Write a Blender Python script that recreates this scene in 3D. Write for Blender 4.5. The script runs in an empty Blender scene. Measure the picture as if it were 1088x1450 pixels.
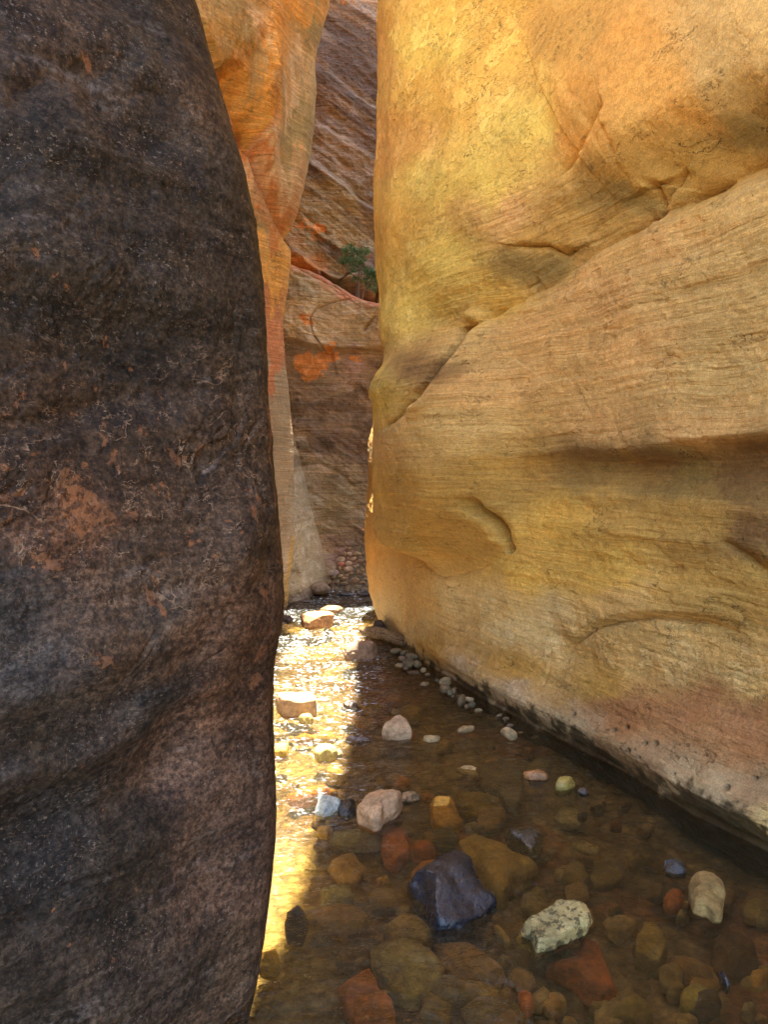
import bpy, math, random
import numpy as np
from mathutils import Vector

sc = bpy.context.scene
COL = sc.collection
# ------------------------------------------------------------------ camera model (photo 1088 x 1450)
FPX, CX, CY, YH, CZ = 1047.2, 544.0, 725.0, 665.0, 1.5
PIT = math.atan((CY - YH) / FPX)
CP, SP = math.cos(PIT), math.sin(PIT)

def proj(X, Y, Z):
    z = Z - CZ
    d = np.maximum(Y * CP - z * SP, 0.05)
    return CX + FPX * X / d, CY - FPX * (Y * SP + z * CP) / d

def ray(px, py):
    x, u = (px - CX) / FPX, (CY - py) / FPX
    return x, CP + u * SP, -SP + u * CP

def at_z(px, py, z=0.0):
    x, y, w = ray(px, py)
    t = (z - CZ) / w
    return np.array([x * t, y * t, z])

def at_y(px, py, Y):
    x, y, w = ray(px, py)
    t = Y / y
    return np.array([x * t, Y, CZ + w * t])

def hz(py, Y):                       # height seen at image row py, at distance Y
    x, y, w = ray(CX, py)
    return CZ + w * Y / y

# ------------------------------------------------------------------ numpy noise
def _h(ix, iy, iz, seed):
    with np.errstate(over='ignore'):
        h = (ix.astype(np.uint32) * np.uint32(374761393) + iy.astype(np.uint32) * np.uint32(668265263)
             + iz.astype(np.uint32) * np.uint32(2246822519) + np.uint32(seed * 97531 + 12345))
        h = (h ^ (h >> np.uint32(13))) * np.uint32(1274126177)
        h = (h ^ (h >> np.uint32(16))) * np.uint32(2654435761)
        h = h ^ (h >> np.uint32(15))
    return h.astype(np.float32) * (2.0 / 4294967295.0) - 1.0

def vn(p, seed=0):
    p = np.asarray(p, dtype=np.float64)
    f0 = np.floor(p)
    i = f0.astype(np.int64)
    f = (p - f0).astype(np.float32)
    u = f * f * f * (f * (f * 6 - 15) + 10)
    x, y, z = i[..., 0], i[..., 1], i[..., 2]
    ux, uy, uz = u[..., 0], u[..., 1], u[..., 2]
    r = 0
    for dz in (0, 1):
        wz = uz if dz else 1 - uz
        for dy in (0, 1):
            wy = uy if dy else 1 - uy
            a = _h(x, y + dy, z + dz, seed)
            b = _h(x + 1, y + dy, z + dz, seed)
            r = r + wz * wy * (a + (b - a) * ux)
    return r

def fbm(p, octv=4, gain=0.5, lac=2.03, seed=0):
    r, a = 0, 1.0
    p = np.asarray(p, dtype=np.float64)
    for k in range(octv):
        r = r + a * vn(p, seed + k * 7)
        p = p * lac + 3.17
        a *= gain
    return r

def ss(a, b, x):
    t = np.clip((x - a) / (b - a), 0, 1)
    return t * t * (3 - 2 * t)

def gauss(x, c, w):
    return np.exp(-((x - c) / w) ** 2)

def polysd(px, py, pts):
    """signed distance to an open polyline (positive on the left of its direction in image rows, i.e. above a line drawn to the right), and fraction along it"""
    pts = np.array(pts, float)
    best = np.full(px.shape, 1e9)
    sgn = np.ones(px.shape)
    tt = np.zeros(px.shape)
    seg = np.hypot(*(pts[1:] - pts[:-1]).T)
    cum = np.concatenate([[0], np.cumsum(seg)]) / seg.sum()
    for k in range(len(pts) - 1):
        a, b = pts[k], pts[k + 1]
        d = b - a
        L = max(d @ d, 1e-9)
        t = np.clip(((px - a[0]) * d[0] + (py - a[1]) * d[1]) / L, 0, 1)
        ex, ey = px - a[0] - t * d[0], py - a[1] - t * d[1]
        q = np.hypot(ex, ey)
        m = q < best
        cr = d[0] * (py - a[1]) - d[1] * (px - a[0])
        best = np.where(m, q, best)
        sgn = np.where(m, np.where(cr < 0, 1.0, -1.0), sgn)
        tt = np.where(m, cum[k] + t * (cum[k + 1] - cum[k]), tt)
    return best * sgn, tt

def spline(pts, n=4000):
    """dense centripetal-free Catmull-Rom through 2D points"""
    P = np.array(pts, float)
    P = np.vstack([2 * P[0] - P[1], P, 2 * P[-1] - P[-2]])
    out = []
    m = max(8, n // (len(P) - 3))
    for i in range(1, len(P) - 2):
        t = np.linspace(0, 1, m, endpoint=False)[:, None]
        p0, p1, p2, p3 = P[i - 1], P[i], P[i + 1], P[i + 2]
        out.append(0.5 * (2 * p1 + (p2 - p0) * t + (2 * p0 - 5 * p1 + 4 * p2 - p3) * t ** 2 + (3 * p1 - p0 - 3 * p2 + p3) * t ** 3))
    out.append(P[-2][None])
    return np.vstack(out)

def idw(px, py, ctrl, power=3.0, sx=1.0, sy=1.0):
    num, den = 0, 0
    for (x, y, c) in ctrl:
        d2 = ((px - x) * sx) ** 2 + ((py - y) * sy) ** 2 + 60.0
        w = d2 ** (-power / 2)
        num = num + w[..., None] * np.array(c)
        den = den + w
    return num / den[..., None]

# ------------------------------------------------------------------ mesh helpers
def link(name, me, mat=None, parent=None):
    o = bpy.data.objects.new(name, me)
    COL.objects.link(o)
    if mat is not None and me is not None and not me.materials:
        me.materials.append(mat)
    if parent is not None:
        o.parent = parent
    return o

def mesh_np(name, V, Fq, tint=None, mask=None, smooth=True):
    V = np.ascontiguousarray(V, dtype=np.float32)
    Fq = np.ascontiguousarray(Fq, dtype=np.int32)
    k = Fq.shape[1]
    me = bpy.data.meshes.new(name)
    me.vertices.add(len(V))
    me.vertices.foreach_set('co', V.ravel())
    me.loops.add(Fq.size)
    me.loops.foreach_set('vertex_index', Fq.ravel())
    me.polygons.add(len(Fq))
    me.polygons.foreach_set('loop_start', np.arange(0, Fq.size, k, dtype=np.int32))
    me.polygons.foreach_set('use_smooth', np.full(len(Fq), smooth, dtype=bool))
    for nm, a in (('tint', tint), ('mask', mask)):
        if a is not None:
            c = np.ones((len(V), 4), np.float32)
            c[:, :3] = a.reshape(-1, 3)
            at = me.attributes.new(nm, 'FLOAT_COLOR', 'POINT')
            at.data.foreach_set('color', c.ravel())
    me.update(calc_edges=True)
    me.validate()
    return me

def grid_faces(R, C, flip=False):
    i = np.arange(R * C).reshape(R, C)
    q = np.stack([i[:-1, :-1], i[:-1, 1:], i[1:, 1:], i[1:, :-1]], -1).reshape(-1, 4)
    return q[:, ::-1] if flip else q

def tag(o, label=None, cat=None, group=None, kind=None):
    for k, v in (('label', label), ('category', cat), ('group', group), ('kind', kind)):
        if v:
            o[k] = v
    return o

# ------------------------------------------------------------------ shader helpers
class NT:
    def __init__(self, name):
        self.m = bpy.data.materials.new(name)
        self.m.use_nodes = True
        self.t = self.m.node_tree
        self.t.nodes.clear()
        self.out = self.n('ShaderNodeOutputMaterial')

    def n(self, typ, **kw):
        nd = self.t.nodes.new(typ)
        for k, v in kw.items():
            setattr(nd, k, v)
        return nd

    def l(self, a, b):
        self.t.links.new(a, b)

    def put(self, sock, v):
        if hasattr(v, 'is_output'):
            self.l(v, sock)
        elif v is not None:
            if hasattr(sock.default_value, '__len__') and not hasattr(v, '__len__'):
                v = [v] * len(sock.default_value)
            if hasattr(sock.default_value, '__len__') and len(sock.default_value) == 4 and len(v) == 3:
                v = list(v) + [1]
            sock.default_value = v

    def coord(self, scale=(1, 1, 1), rot=(0, 0, 0), which='Object'):
        tc = self.n('ShaderNodeTexCoord')
        mp = self.n('ShaderNodeMapping')
        self.l(tc.outputs[which], mp.inputs[0])
        mp.inputs['Scale'].default_value = scale
        mp.inputs['Rotation'].default_value = rot
        return mp.outputs[0]

    def noise(self, vec, scale, detail=4, rough=0.55, dist=0.0, typ='FBM'):
        nd = self.n('ShaderNodeTexNoise')
        nd.noise_dimensions = '3D'
        self.l(vec, nd.inputs['Vector'])
        nd.inputs['Scale'].default_value = scale
        nd.inputs['Detail'].default_value = detail
        nd.inputs['Roughness'].default_value = rough
        nd.inputs['Distortion'].default_value = dist
        return nd.outputs['Fac']

    def voro(self, vec, scale, feature='F1', rnd=1.0, out='Distance'):
        nd = self.n('ShaderNodeTexVoronoi')
        nd.feature = feature
        self.l(vec, nd.inputs['Vector'])
        nd.inputs['Scale'].default_value = scale
        nd.inputs['Randomness'].default_value = rnd
        return nd.outputs[out]

    def ramp(self, fac, a, b, lo=0.0, hi=1.0):
        nd = self.n('ShaderNodeMapRange')
        nd.interpolation_type = 'SMOOTHSTEP'
        nd.clamp = True
        self.put(nd.inputs['Value'], fac)
        for k, v in (('From Min', a), ('From Max', b), ('To Min', lo), ('To Max', hi)):
            nd.inputs[k].default_value = v
        return nd.outputs[0]

    def math(self, op, a, b=None, c=None):
        nd = self.n('ShaderNodeMath')
        nd.operation = op
        for i, v in enumerate((a, b, c)):
            if v is not None:
                self.put(nd.inputs[i], v)
        return nd.outputs[0]

    def mix(self, fac, a, b, mode='MIX'):
        nd = self.n('ShaderNodeMix')
        nd.data_type = 'RGBA'
        nd.blend_type = mode
        nd.clamp_factor = True
        self.put(nd.inputs[0], fac)
        self.put(nd.inputs[6], a)
        self.put(nd.inputs[7], b)
        return nd.outputs[2]

    def scalec(self, col, fac):
        nd = self.n('ShaderNodeVectorMath')
        nd.operation = 'SCALE'
        self.put(nd.inputs[0], col)
        self.put(nd.inputs['Scale'], fac)
        return nd.outputs[0]

    def attr(self, name, out='Color'):
        nd = self.n('ShaderNodeAttribute')
        nd.attribute_name = name
        return nd.outputs[out]

    def sep(self, col):
        nd = self.n('ShaderNodeSeparateColor')
        self.l(col, nd.inputs[0])
        return nd.outputs

    def bump(self, height, strength=1.0, dist=0.01, normal=None):
        nd = self.n('ShaderNodeBump')
        self.put(nd.inputs['Height'], height)
        nd.inputs['Strength'].default_value = strength
        nd.inputs['Distance'].default_value = dist
        if normal is not None:
            self.l(normal, nd.inputs['Normal'])
        return nd.outputs[0]

    def warp(self, vec, amount, scale, detail=2):
        nd = self.n('ShaderNodeTexNoise')
        self.l(vec, nd.inputs['Vector'])
        nd.inputs['Scale'].default_value = scale
        nd.inputs['Detail'].default_value = detail
        s = self.n('ShaderNodeVectorMath'); s.operation = 'SUBTRACT'
        self.l(nd.outputs['Color'], s.inputs[0]); s.inputs[1].default_value = (.5, .5, .5)
        k = self.n('ShaderNodeVectorMath'); k.operation = 'SCALE'
        self.l(s.outputs[0], k.inputs[0]); k.inputs['Scale'].default_value = amount
        a = self.n('ShaderNodeVectorMath'); a.operation = 'ADD'
        self.l(vec, a.inputs[0]); self.l(k.outputs[0], a.inputs[1])
        return a.outputs[0]

    def mapv(self, vec, scale=(1, 1, 1), rot=(0, 0, 0)):
        mp = self.n('ShaderNodeMapping')
        self.l(vec, mp.inputs[0])
        mp.inputs['Scale'].default_value = scale
        mp.inputs['Rotation'].default_value = rot
        return mp.outputs[0]

    def bsdf(self, col, rough, normal=None, spec=0.3, **kw):
        b = self.n('ShaderNodeBsdfPrincipled')
        self.put(b.inputs['Base Color'], col)
        self.put(b.inputs['Roughness'], rough)
        self.put(b.inputs['Specular IOR Level'], spec)
        if normal is not None:
            self.l(normal, b.inputs['Normal'])
        return b.outputs[0]

    def done(self, sh):
        self.l(sh, self.out.inputs['Surface'])
        return self.m

def pale_rock_material(name, strata=1.0, grain=1.0, rot=(0, 0, 0), rough=0.85, crust_amt=1.0):
    """bedded sandstone: colour from the tint attribute, thin beds, stains, flaked crust, pits. mask: R bedding strength, G crust, B wet"""
    t = NT(name)
    tint = t.attr('tint')
    mk = t.sep(t.attr('mask'))
    v = t.coord()
    w = t.warp(v, 0.10, 1.7, 3)
    bed = t.mapv(w, (0.9, 0.9, 16), rot)
    bedf = t.mapv(w, (1.2, 1.2, 55), rot)
    n_bed = t.noise(bed, 1.6, 5, 0.6)
    rot2 = (rot[0] + 0.05, rot[1] + 0.28, rot[2])
    sets = t.ramp(t.noise(t.mapv(w, (0.2, 0.2, 1.5), rot), 1.7, 2, 0.4), 0.50, 0.515)
    n_fa = t.noise(bedf, 1.5, 4, 0.6)
    n_fb = t.noise(t.mapv(w, (1.0, 1.0, 34), rot2), 1.5, 4, 0.6)
    mf_ = t.n('ShaderNodeMix'); t.put(mf_.inputs[0], sets); t.put(mf_.inputs[2], n_fa); t.put(mf_.inputs[3], n_fb)
    n_fine = mf_.outputs[0]
    n_big = t.noise(v, 1.6, 5, 0.6, 0.4)
    n_med = t.noise(w, 7.5, 6, 0.65)
    n_gr = t.noise(v, 150, 3, 0.7)
    n_rough = t.noise(v, 38, 5, 0.7)
    # colour
    c = t.scalec(tint, t.ramp(n_big, 0.3, 0.7, 0.88, 1.15))
    bedc = t.math('MULTIPLY', t.ramp(n_bed, 0.45, 0.62, 0, 0.55 * strata), mk[0])
    c = t.mix(bedc, c, t.mix(1.0, c, (1.22, 1.12, 1.05), 'MULTIPLY'))
    bedd = t.math('MULTIPLY', t.ramp(n_fine, 0.53, 0.66, 0, 0.45 * strata), mk[0])
    c = t.mix(bedd, c, t.mix(1.0, c, (0.60, 0.50, 0.40), 'MULTIPLY'))
    bedl = t.math('MULTIPLY', t.ramp(n_fine, 0.37, 0.42, 0.75 * strata, 0.0), mk[0])
    c = t.mix(bedl, c, t.mix(1.0, c, (1.30, 1.30, 1.35), 'MULTIPLY'))
    c = t.mix(t.ramp(n_med, 0.52, 0.68, 0, 0.38), c, t.mix(1.0, c, (0.74, 0.62, 0.48), 'MULTIPLY'))
    # thin lighter crust with torn edges
    n_cr = t.noise(t.mapv(w, (1.0, 1.0, 1.5)), 5.5, 9, 0.68, 0.3)
    crust = t.math('MULTIPLY', t.ramp(n_cr, 0.53, 0.54), mk[1])
    c = t.mix(t.math('MULTIPLY', crust, 0.85 * crust_amt), c, t.mix(1.0, c, (1.28, 1.40, 1.75), 'MULTIPLY'))
    # curled edges of thin scales and short open cracks: contour lines of a wrinkled noise, broken up
    n_ct = t.noise(t.mapv(w, (1.0, 1.0, 2.2), rot), 3.6, 7, 0.62, 0.4)
    brk = t.ramp(t.noise(v, 4.2, 4, 0.6), 0.54, 0.62)
    ct = t.math('MULTIPLY', t.ramp(t.math('ABSOLUTE', t.math('SUBTRACT', n_ct, 0.5)), 0.0015, 0.0055, 1, 0), brk)
    ctl = t.math('MULTIPLY', t.math('MULTIPLY', t.ramp(n_ct, 0.505, 0.509), t.ramp(n_ct, 0.512, 0.520, 1, 0)), brk)
    c = t.mix(t.math('MULTIPLY', ct, 0.55), c, t.mix(1.0, c, (0.30, 0.24, 0.20), 'MULTIPLY'))
    c = t.mix(t.math('MULTIPLY', ctl, 0.45), c, t.mix(1.0, c, (1.4, 1.4, 1.5), 'MULTIPLY'))
    # dark lichen specks / pits
    vp = t.voro(t.mapv(v, (1, 1, 0.7)), 26, 'F1')
    sel = t.noise(v, 5.0, 3, 0.6)
    pit = t.math('MULTIPLY', t.ramp(vp, 0.05, 0.13, 1, 0), t.ramp(sel, 0.58, 0.66))
    c = t.mix(t.math('MULTIPLY', pit, 0.55), c, t.mix(1.0, c, (0.35, 0.3, 0.25), 'MULTIPLY'))
    c = t.scalec(c, t.ramp(n_gr, 0.32, 0.68, 0.80, 1.2))
    c = t.scalec(c, t.ramp(n_rough, 0.34, 0.66, 0.88, 1.12))
    # relief
    h = t.math('MULTIPLY', t.math('MULTIPLY', n_fine, mk[0]), 0.55 * strata)
    h = t.math('ADD', h, t.math('MULTIPLY', t.math('MULTIPLY', n_bed, mk[0]), 1.0 * strata))
    h = t.math('ADD', h, t.math('MULTIPLY', n_rough, 0.20 * grain))
    h = t.math('ADD', h, t.math('MULTIPLY', n_med, 0.5))
    h = t.math('ADD', h, t.math('MULTIPLY', n_gr, 0.10 * grain))
    h = t.math('ADD', h, t.math('MULTIPLY', crust, 0.22))
    h = t.math('SUBTRACT', h, t.math('MULTIPLY', pit, 0.45))
    h = t.math('SUBTRACT', h, t.math('MULTIPLY', ct, 0.5))
    h = t.math('SUBTRACT', h, t.math('MULTIPLY', t.ramp(n_ct, 0.499, 0.501), t.math('MULTIPLY', brk, 0.22)))
    # chipped thin scales
    n_fl = t.noise(t.mapv(w, (1.0, 1.0, 2.6)), 9.0, 6, 0.6, 0.6)
    scale_step = t.math('MULTIPLY', t.ramp(n_fl, 0.565, 0.575), t.math('ADD', mk[1], 0.35))
    h = t.math('SUBTRACT', h, t.math('MULTIPLY', scale_step, 0.35))
    nrm = t.bump(h, 1.0, 0.018)
    wet = mk[2]
    c = t.mix(wet, c, t.mix(1.0, c, (0.42, 0.38, 0.36), 'MULTIPLY'))
    return t.done(t.bsdf(c, t.ramp(wet, 0, 1, rough, 0.28), nrm, t.ramp(wet, 0, 1, 0.2, 0.5)))

def dark_rock_material(name):
    """desert-varnished sandstone: near-black skin with pale grit, torn flakes showing orange stone. mask: R flakes, G grit, B brown"""
    t = NT(name)
    tint = t.attr('tint')
    mk = t.sep(t.attr('mask'))
    v = t.coord()
    w = t.warp(v, 0.14, 1.8, 3)
    n_bd = t.noise(t.mapv(w, (1.0, 1.0, 9.0)), 2.2, 5, 0.62)
    n_bf = t.noise(t.mapv(w, (1.6, 1.6, 42.0)), 1.8, 4, 0.65)
    n_big = t.noise(v, 2.0, 5, 0.6, 0.5)
    n_med = t.noise(w, 10, 6, 0.68)
    n_rough = t.noise(v, 55, 4, 0.7)
    n_gr = t.noise(t.mapv(w, (1, 1, 1.3)), 105, 5, 0.72)
    n_zone = t.noise(t.mapv(w, (1, 1, 2.5)), 3.0, 5, 0.65)
    c = t.scalec(tint, t.ramp(n_big, 0.3, 0.7, 0.55, 1.2))
    c = t.scalec(c, t.ramp(n_bd, 0.32, 0.68, 0.80, 1.2))
    c = t.scalec(c, t.ramp(n_bf, 0.35, 0.65, 0.86, 1.14))
    c = t.mix(t.ramp(n_med, 0.45, 0.62, 0, 0.75), c, t.mix(1.0, c, (0.45, 0.45, 0.48), 'MULTIPLY'))
    c = t.scalec(c, t.ramp(n_rough, 0.36, 0.64, 0.52, 1.5))
    c = t.scalec(c, t.ramp(t.noise(v, 130, 3, 0.7), 0.36, 0.64, 0.62, 1.4))
    # pale grit grains, crowded along some beds
    g = t.math('MULTIPLY', t.ramp(n_gr, 0.585, 0.635), t.ramp(n_zone, 0.40, 0.62, 0.15, 1.0))
    g = t.math('MULTIPLY', g, mk[1])
    c = t.mix(t.math('MULTIPLY', g, 0.55), c, (0.34, 0.26, 0.20))
    # pale mineral blooms following the beds
    n_bl = t.noise(t.mapv(w, (1.0, 1.0, 4.0)), 4.0, 8, 0.72)
    bl = t.math('MULTIPLY', t.ramp(n_bl, 0.57, 0.68), t.ramp(n_rough, 0.42, 0.58))
    c = t.mix(t.math('MULTIPLY', bl, 0.5), c, (0.16, 0.135, 0.12))
    # torn flakes: fresh orange stone
    n_f = t.noise(t.mapv(w, (1, 1, 1.0)), 7.0, 8, 0.64, 0.3)
    n_f2 = t.noise(t.mapv(w, (1, 1, 0.8), (0.2, 0.3, 0.5)), 20, 5, 0.6, 0.5)
    s1 = t.math('SUBTRACT', n_f, t.math('MULTIPLY', mk[0], 0.10))
    s2 = t.math('SUBTRACT', n_f2, t.math('MULTIPLY', mk[0], 0.06))
    f1 = t.ramp(s1, 0.312, 0.318, 1, 0)
    f2 = t.ramp(s2, 0.302, 0.309, 1, 0)
    fl = t.math('MAXIMUM', f1, f2)
    fl = t.math('MULTIPLY', fl, t.ramp(n_rough, 0.40, 0.50, 0.25, 1.0))
    fresh = t.mix(t.ramp(n_med, 0.35, 0.65), (0.26, 0.105, 0.042), (0.13, 0.06, 0.030))
    c = t.mix(t.math('MULTIPLY', fl, 0.8), c, fresh)
    # curling pale edges of thin scales: broken contour lines
    def curl(scale, lvl, seed_rot, lo, hi):
        n_c = t.noise(t.mapv(w, (1, 1, 1.25), seed_rot), scale, 5, 0.58, 0.5)
        br = t.ramp(t.noise(t.mapv(v, (1, 1, 1), seed_rot), scale * 1.3, 3, 0.6), lo, hi)
        br = t.math('MULTIPLY', br, t.math('ADD', t.math('MULTIPLY', mk[0], 0.85), 0.15))
        ln = t.math('MULTIPLY', t.math('MULTIPLY', t.ramp(n_c, lvl - .005, lvl), t.ramp(n_c, lvl + .003, lvl + .014, 1, 0)), br)
        sh = t.math('MULTIPLY', t.math('MULTIPLY', t.ramp(n_c, lvl - .018, lvl - .006), t.ramp(n_c, lvl - .005, lvl, 1, 0)), br)
        st = t.math('MULTIPLY', t.ramp(n_c, lvl - .004, lvl + .001), br)
        return ln, sh, st
    l1, d1, p1 = curl(5.0, 0.50, (0, 0, 0), 0.52, 0.60)
    l2, d2, p2 = curl(11.0, 0.47, (0.4, 0.8, 0.2), 0.50, 0.57)
    l3, d3, p3 = curl(22.0, 0.52, (1.1, 0.3, 0.7), 0.52, 0.58)
    ln = t.math('MAXIMUM', t.math('MAXIMUM', l1, l2), t.math('MULTIPLY', l3, 0.8))
    dk = t.math('MAXIMUM', d1, d2)
    c = t.mix(t.math('MULTIPLY', dk, 0.6), c, t.mix(1.0, c, (0.35, 0.33, 0.32), 'MULTIPLY'))
    c = t.mix(t.math('MULTIPLY', ln, 0.6), c, (0.40, 0.25, 0.15))
    h = t.math('MULTIPLY', n_bd, 0.55)
    h = t.math('ADD', h, t.math('MULTIPLY', n_bf, 0.18))
    h = t.math('ADD', h, t.math('MULTIPLY', n_med, 0.45))
    h = t.math('ADD', h, t.math('MULTIPLY', n_rough, 0.30))
    h = t.math('ADD', h, t.math('MULTIPLY', n_gr, 0.10))
    h = t.math('SUBTRACT', h, t.math('MULTIPLY', fl, 0.30))
    h = t.math('ADD', h, t.math('MULTIPLY', t.math('ADD', p1, p2), 0.16))
    nrm = t.bump(h, 1.0, 0.011)
    return t.done(t.bsdf(c, t.ramp(n_med, 0.3, 0.7, 0.58, 0.8), nrm, 0.22))

def stone_material(name, wet=0.0, lichen=0.0, rough=0.85, spec=0.25):
    t = NT(name)
    oi = t.n('ShaderNodeObjectInfo')
    v = t.coord()
    off = t.n('ShaderNodeVectorMath'); off.operation = 'ADD'
    k = t.n('ShaderNodeMath'); k.operation = 'MULTIPLY'
    t.l(oi.outputs['Random'], k.inputs[0]); k.inputs[1].default_value = 37.0
    t.l(v, off.inputs[0]); t.l(k.outputs[0], off.inputs[1])
    v = off.outputs[0]
    n1 = t.noise(v, 9, 6, 0.65, 0.3)
    n2 = t.noise(v, 45, 5, 0.7)
    n3 = t.noise(t.mapv(v, (1, 1, 5), (0.4, 0.3, 0)), 9, 4, 0.6)
    ng = t.noise(v, 230, 2, 0.7)
    c = t.scalec(oi.outputs['Color'], t.ramp(n1, 0.3, 0.7, 0.65, 1.3))
    c = t.scalec(c, t.ramp(n2, 0.3, 0.7, 0.72, 1.25))
    c = t.mix(t.ramp(n3, 0.5, 0.66, 0, 0.5), c, t.mix(1.0, c, (0.7, 0.58, 0.45), 'MULTIPLY'))
    c = t.scalec(c, t.ramp(ng, 0.25, 0.75, 0.85, 1.15))
    if lichen:
        nl = t.noise(v, 30, 8, 0.75)
        c = t.mix(t.ramp(nl, 0.50, 0.55, 0, lichen), c, (0.05, 0.04, 0.015))
    h = t.math('ADD', t.math('MULTIPLY', n1, 1.0), t.math('MULTIPLY', n2, 0.5))
    h = t.math('ADD', h, t.math('MULTIPLY', ng, 0.08))
    h = t.math('ADD', h, t.math('MULTIPLY', n3, 0.4))
    nrm = t.bump(h, 0.8 if not wet else 1.0, 0.012)
    return t.done(t.bsdf(c, t.ramp(n2, 0.35, 0.65, rough - 0.08, rough + 0.08), nrm, spec))

# ------------------------------------------------------------------ setting materials
M_PALE = pale_rock_material('yellow_sandstone', 1.0, 1.0, crust_amt=0.6)
M_DARK = dark_rock_material('varnished_sandstone')
M_ORANGE = pale_rock_material('orange_sandstone', 1.3, 0.9, rot=(0.0, 0.9, 0.3), crust_amt=0.6)
M_BACK = pale_rock_material('brown_stained_sandstone', 1.5, 1.0, rot=(0.0, -0.55, 0.0), crust_amt=1.2)
M_STONE = stone_material('dry_stone')
M_WET = stone_material('wet_stone', 1.0, rough=0.30, spec=0.6)
M_BLUEWET = stone_material('wet_dark_stone', 1.0, rough=0.22, spec=0.9)
M_LICHEN = stone_material('lichen_stone', 0.0, lichen=0.85, rough=0.6, spec=0.4)

#@@WALLS
# ================================================================== RIGHT WALL (pale yellow sandstone)
def resample(path, npix, y_lo, y_hi, extra_before, extra_after, zref=1.5):
    """dense columns (even in the picture) for the part between fractions y_lo..y_hi of the path; coarse outside"""
    n = len(path)
    i0, i1 = int(y_lo * (n - 1)), int(y_hi * (n - 1))
    def along(a, b, k, by_pix):
        seg = path[a:b + 1]
        d = np.hypot(*(seg[1:] - seg[:-1]).T)
        if by_pix:
            px, _ = proj(seg[:, 0], seg[:, 1], np.full(len(seg), zref))
            d = np.abs(np.diff(px)) + 45 * d
        s = np.concatenate([[0], np.cumsum(d)])
        q = np.linspace(0, s[-1], k)
        return np.stack([np.interp(q, s, seg[:, 0]), np.interp(q, s, seg[:, 1])], 1)
    parts = []
    if i0 > 0:
        parts.append(along(0, i0, extra_before, False)[:-1])
    parts.append(along(i0, i1, npix, True))
    if i1 < n - 1:
        parts.append(along(i1, n - 1, extra_after, False)[1:])
    return np.vstack(parts)

def normals2(path, side=1):
    d = np.gradient(path, axis=0)
    d /= np.hypot(d[:, 0], d[:, 1])[:, None] + 1e-9
    return np.stack([-d[:, 1], d[:, 0]], 1) * side

def sheet_solid(P, tint, mask, back, name, flip=False):
    """close a wall sheet (rows x cols) to a solid: drop a back face at the offset 'back' (per column xy)"""
    R, C, _ = P.shape
    top = P[-1] + np.concatenate([back, np.full((C, 1), 0.6)], 1)
    bot = top.copy()
    bot[:, 2] = P[0, :, 2]
    mid = P[-1] * 0.5 + top * 0.5
    mid[:, 2] += 0.25
    Q = np.concatenate([P, mid[None], top[None], bot[None]], 0)
    T = np.concatenate([tint, tint[-1:], tint[-1:], tint[-1:]], 0)
    K = np.concatenate([mask, mask[-1:], mask[-1:], mask[-1:]], 0)
    return mesh_np(name, Q.reshape(-1, 3), grid_faces(R + 3, C, flip), T.reshape(-1, 3), K.reshape(-1, 3))

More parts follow.
